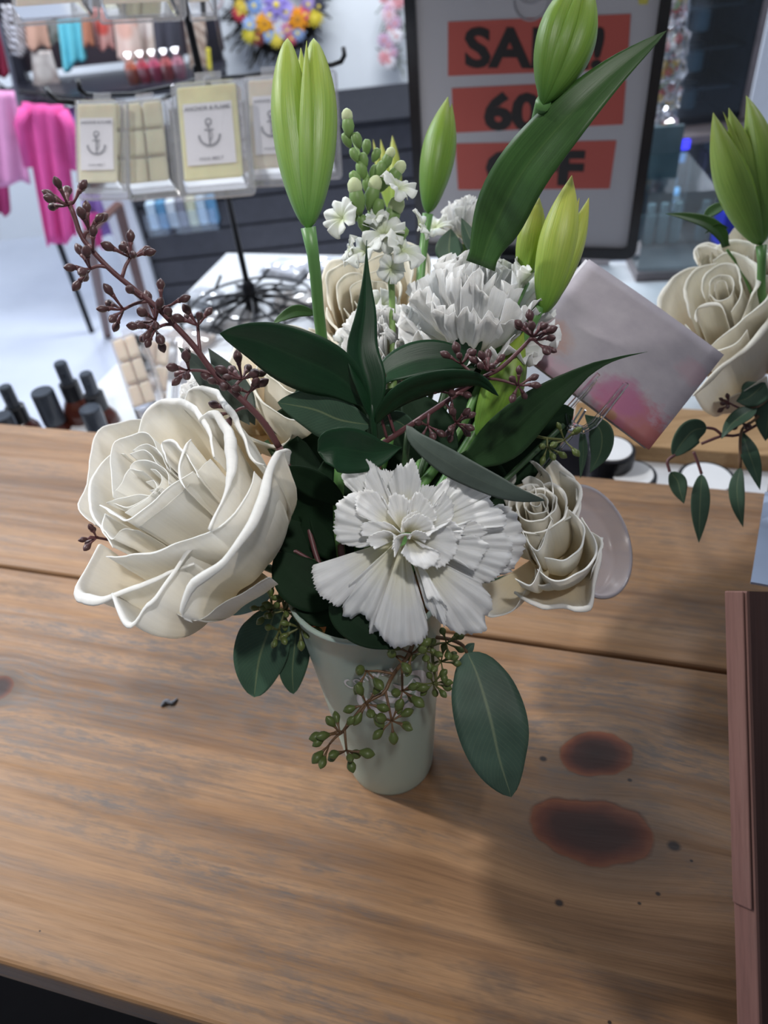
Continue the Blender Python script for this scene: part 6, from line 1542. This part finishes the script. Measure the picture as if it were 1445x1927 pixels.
mb = MB(); mb.tube(crom([c-ax_d*.013, at(1040, 1010, .47), MOUTH+Vector((.03, .01, .02)), MOUTH+Vector((.022, .006, -.01))], 12), .0018, 8); mb.build('clip_stem', m_clr, dish)

# ================================================================ WOODEN BOARD at the right
m_bface = wood_mat('red_brown_board', (.080, .040, .034), (.065, .032, .028), (.05, .024, .022), (.07, .05, .045), greyamt=.2, rough=.6)
m_bedge = wood_mat('pinkish_board_edge', (.30, .165, .138), (.26, .135, .115), (.18, .085, .075), (.28, .21, .20), greyamt=.3, rough=.7)
A_ = at(1364, 1112, .335); B_ = at(1386, 1960, .315)
A2 = at(1392, 1124, .330); 
up_ = (A_-B_).normalized(); wdir = (at(1480, 1085, .345)-at(1392, 1122, .330)); wdir = (wdir-up_*wdir.dot(up_)).normalized(); tdir = (A2-A_); tdir = (tdir-up_*tdir.dot(up_)); tdir = (tdir-wdir*tdir.dot(wdir)); 
nrm_ = up_.cross(wdir).normalized()
if nrm_.dot(CAM-A_) < 0: nrm_ = -nrm_
TH = .0125
# run the board down to the table top
tdn = A_.z/up_.z*.995
Hb = tdn
def bf(x, y, z): return A_ - up_*y + wdir*x + nrm_*z
brd = empty('wooden_board', bf(.05, Hb, 0), 'tall reddish brown wooden board with rough pinkish edge at the lower right', 'board')
Mx = Matrix((wdir, nrm_, up_)).transposed()
def bobj(name, mat, boxes, bevel=0):
    vs = []; fs = []
    for (cx, cy, cz, sx, sy, sz) in boxes:
        n0 = len(vs)
        for a in (-1, 1):
            for b_ in (-1, 1):
                for c_ in (-1, 1): vs.append(Vector((cx+a*sx/2, cy+b_*sy/2, cz+c_*sz/2)))
        fs += [tuple(i+n0 for i in g) for g in [(0, 1, 3, 2), (4, 6, 7, 5), (0, 4, 5, 1), (2, 3, 7, 6), (0, 2, 6, 4), (1, 5, 7, 3)]]
    # local frame: z runs along the grain here, swap so grain = x
    o = mesh(name, [Vector((p.z, p.x, p.y)) for p in vs], fs, mat, None, smooth=False)
    Mg = Matrix((up_, wdir, nrm_)).transposed().to_4x4(); Mg.translation = A_
    o.parent = brd; o.matrix_parent_inverse = Matrix.Translation(-brd.location); o.matrix_basis = Mg
    if bevel:
        bv = o.modifiers.new('bevel', 'BEVEL'); bv.width = bevel; bv.segments = 2
    return o
bobj('front_face', m_bface, [(.10, TH-.0006, -Hb/2, .20, .0012, Hb)])
bobj('core', m_bedge, [(.1002, TH/2-.0007, -Hb/2, .20, TH-.0014, Hb)], .0008)
bobj('rough_edge_strip', m_bedge, [(-.0006, TH*.42, -Hb*.20, .0012, TH*.75, Hb*.40)], .0006)

# ================================================================ SECOND BOUQUET extras (right edge)
cup2 = empty('brown_cup', V2, 'brown vase of the second bouquet mostly outside the right edge', 'vase')
MB().lathe([(.030, 0), (.031, .002), (.046, .165), (.0475, .166), (.045, .164), (.029, .004), (.001, .004)], V2, (0, 0, 1), 48).build('cup_body', plain('red_brown_ceramic', (.13, .055, .04), .4), cup2, smooth=True)
def hang(label, mids, mat, stems, root=None, name='eucalyptus_sprig', smat=None):
    rt = root or empty(name, at(*stems[0][0]), label, 'leafy sprig')
    for (m_, w_, k_) in mids: leaf(m_, w_, mat, rt, name='leaf', **k_)
    mb = MB()
    for s_ in stems: mb.tube(crom([at(*p) for p in s_], 16), .0011, 7)
    mb.build('stem', smat or m_bst, rt, smooth=True); return rt
dz = .54
hang('thin eucalyptus sprig of the second bouquet with leaves hanging over the table edge', [
  ([(1330, 805, dz), (1305, 810, dz), (1285, 830, dz), (1266, 858, dz)], 25, dict(tilt=-20, shape=(.4, .6), tip=.6)),
  ([(1262, 888, dz), (1275, 905, dz), (1280, 925, dz), (1287, 948, dz)], 17, dict(tilt=20, shape=(.35, .6))),
  ([(1320, 892, dz), (1318, 930, dz-.003), (1316, 975, dz-.005), (1315, 1022, dz-.005)], 17, dict(tilt=-10, shape=(.4, .6)))], m_euc,
  [[(1440, 790, dz+.03), (1390, 818, dz+.01), (1360, 820, dz), (1320, 835, dz)], [(1360, 820, dz), (1345, 808, dz), (1330, 805, dz)], [(1305, 850, dz), (1312, 868, dz), (1320, 892, dz)], [(1270, 856, dz), (1256, 868, dz), (1260, 888, dz)]], smat=m_purp)
hang('eucalyptus leaves of the second bouquet hanging at the far right edge', [
  ([(1393, 880, dz), (1387, 915, dz), (1390, 955, dz), (1398, 992, dz)], 15, dict(tilt=25, shape=(.4, .6))),
  ([(1395, 810, dz+.01), (1408, 850, dz), (1420, 885, dz), (1430, 922, dz)], 17, dict(tilt=-25)),
  ([(1425, 765, dz), (1400, 780, dz-.005), (1375, 800, dz-.005), (1357, 826, dz-.005)], 17, dict(tilt=30)),
  ([(1440, 720, dz), (1425, 735, dz), (1405, 750, dz), (1385, 755, dz)], 26, dict(tilt=10)), ([(1450, 740, dz+.01), (1445, 790, dz+.01), (1440, 830, dz+.01)], 24, dict())], m_dleaf if False else m_euc,
  [[(1450, 760, dz+.02), (1420, 790, dz+.01), (1395, 812, dz), (1393, 880, dz)], [(1450, 745, dz+.01), (1425, 765, dz), (1392, 770, dz)]])
branch('small dark buds under the large cream rose at the right edge', [(1362, 752, dz), (1385, 765, dz), (1440, 790, dz+.02)], [((1362, 752), (1372, 762), dz, (-.8, .2, .2), 5, 60), ((1390, 768), (1395, 795), dz, (0, -.6, .3), 4, 70)], BM_P, m_purp, .0011, .0013, blen=15, plen=10, seed=9, tovase=False)
hang('arching narrow green leaves left of the right lily bud', [
  ([(1365, 465, .57), (1355, 440, .57), (1330, 420, .57), (1290, 408, .57), (1252, 402, .57)], 15, dict(tilt=40, shape=(.25, .6), base_w=.6)),
  ([(1372, 430, .57), (1350, 425, .57), (1325, 440, .57)], 4, dict()), ([(1322, 414, .575), (1345, 395, .575), (1375, 380, .575)], 12, dict(tilt=-30))], m_lilyleaf,
  [[(1368, 470, .57), (1400, 520, .58), (1450, 640, .58)]], name='lily_leaf', smat=m_stem)
# light blue box beside the brown vase
g1 = ground(1412, 1086); g1 = Vector((g1.x, g1.y, 0))
bp_ = empty('blue_sheet', g1, 'pale blue card standing at the right edge above the wooden board', 'card')
q1, q2 = at(1440, 925, .56), at(1413, 1095, .50)
ex_ = (ground(1500, 1110)-ground(1413, 1095)).normalized(); n3 = (q1-q2).cross(ex_).normalized()
v = [q2, q2+ex_*.12, q1+ex_*.12, q1]; v2 = [p+n3*.002 for p in v]
mesh('sheet', v+v2, [(0, 1, 2, 3), (7, 6, 5, 4), (0, 4, 5, 1), (1, 5, 6, 2), (2, 6, 7, 3), (3, 7, 4, 0)], plain('pale_blue_card', (.42, .52, .72), .6, var=.03), bp_, smooth=False)
# lint and scraps on the table
lc = ground(318, 1326); mb = MB(); mb.tube(crom([ground(303, 1331)+Vector((0, 0, .001)), ground(314, 1322)+Vector((0, 0, .0022)), ground(324, 1325)+Vector((0, 0, .0015)), ground(334, 1315)+Vector((0, 0, .001))], 10), [.0005, .0012, .0018, .0016, .0018, .0014, .0016, .0012, .0009, .0004], 7)
tag(mb.build('lint_scrap', plain('grey_lint', (.16, .17, .20), .9), None, origin=(lc.x, lc.y, 0)), 'tiny grey scrap of lint lying on the bare wood left of the cup', 'scrap')
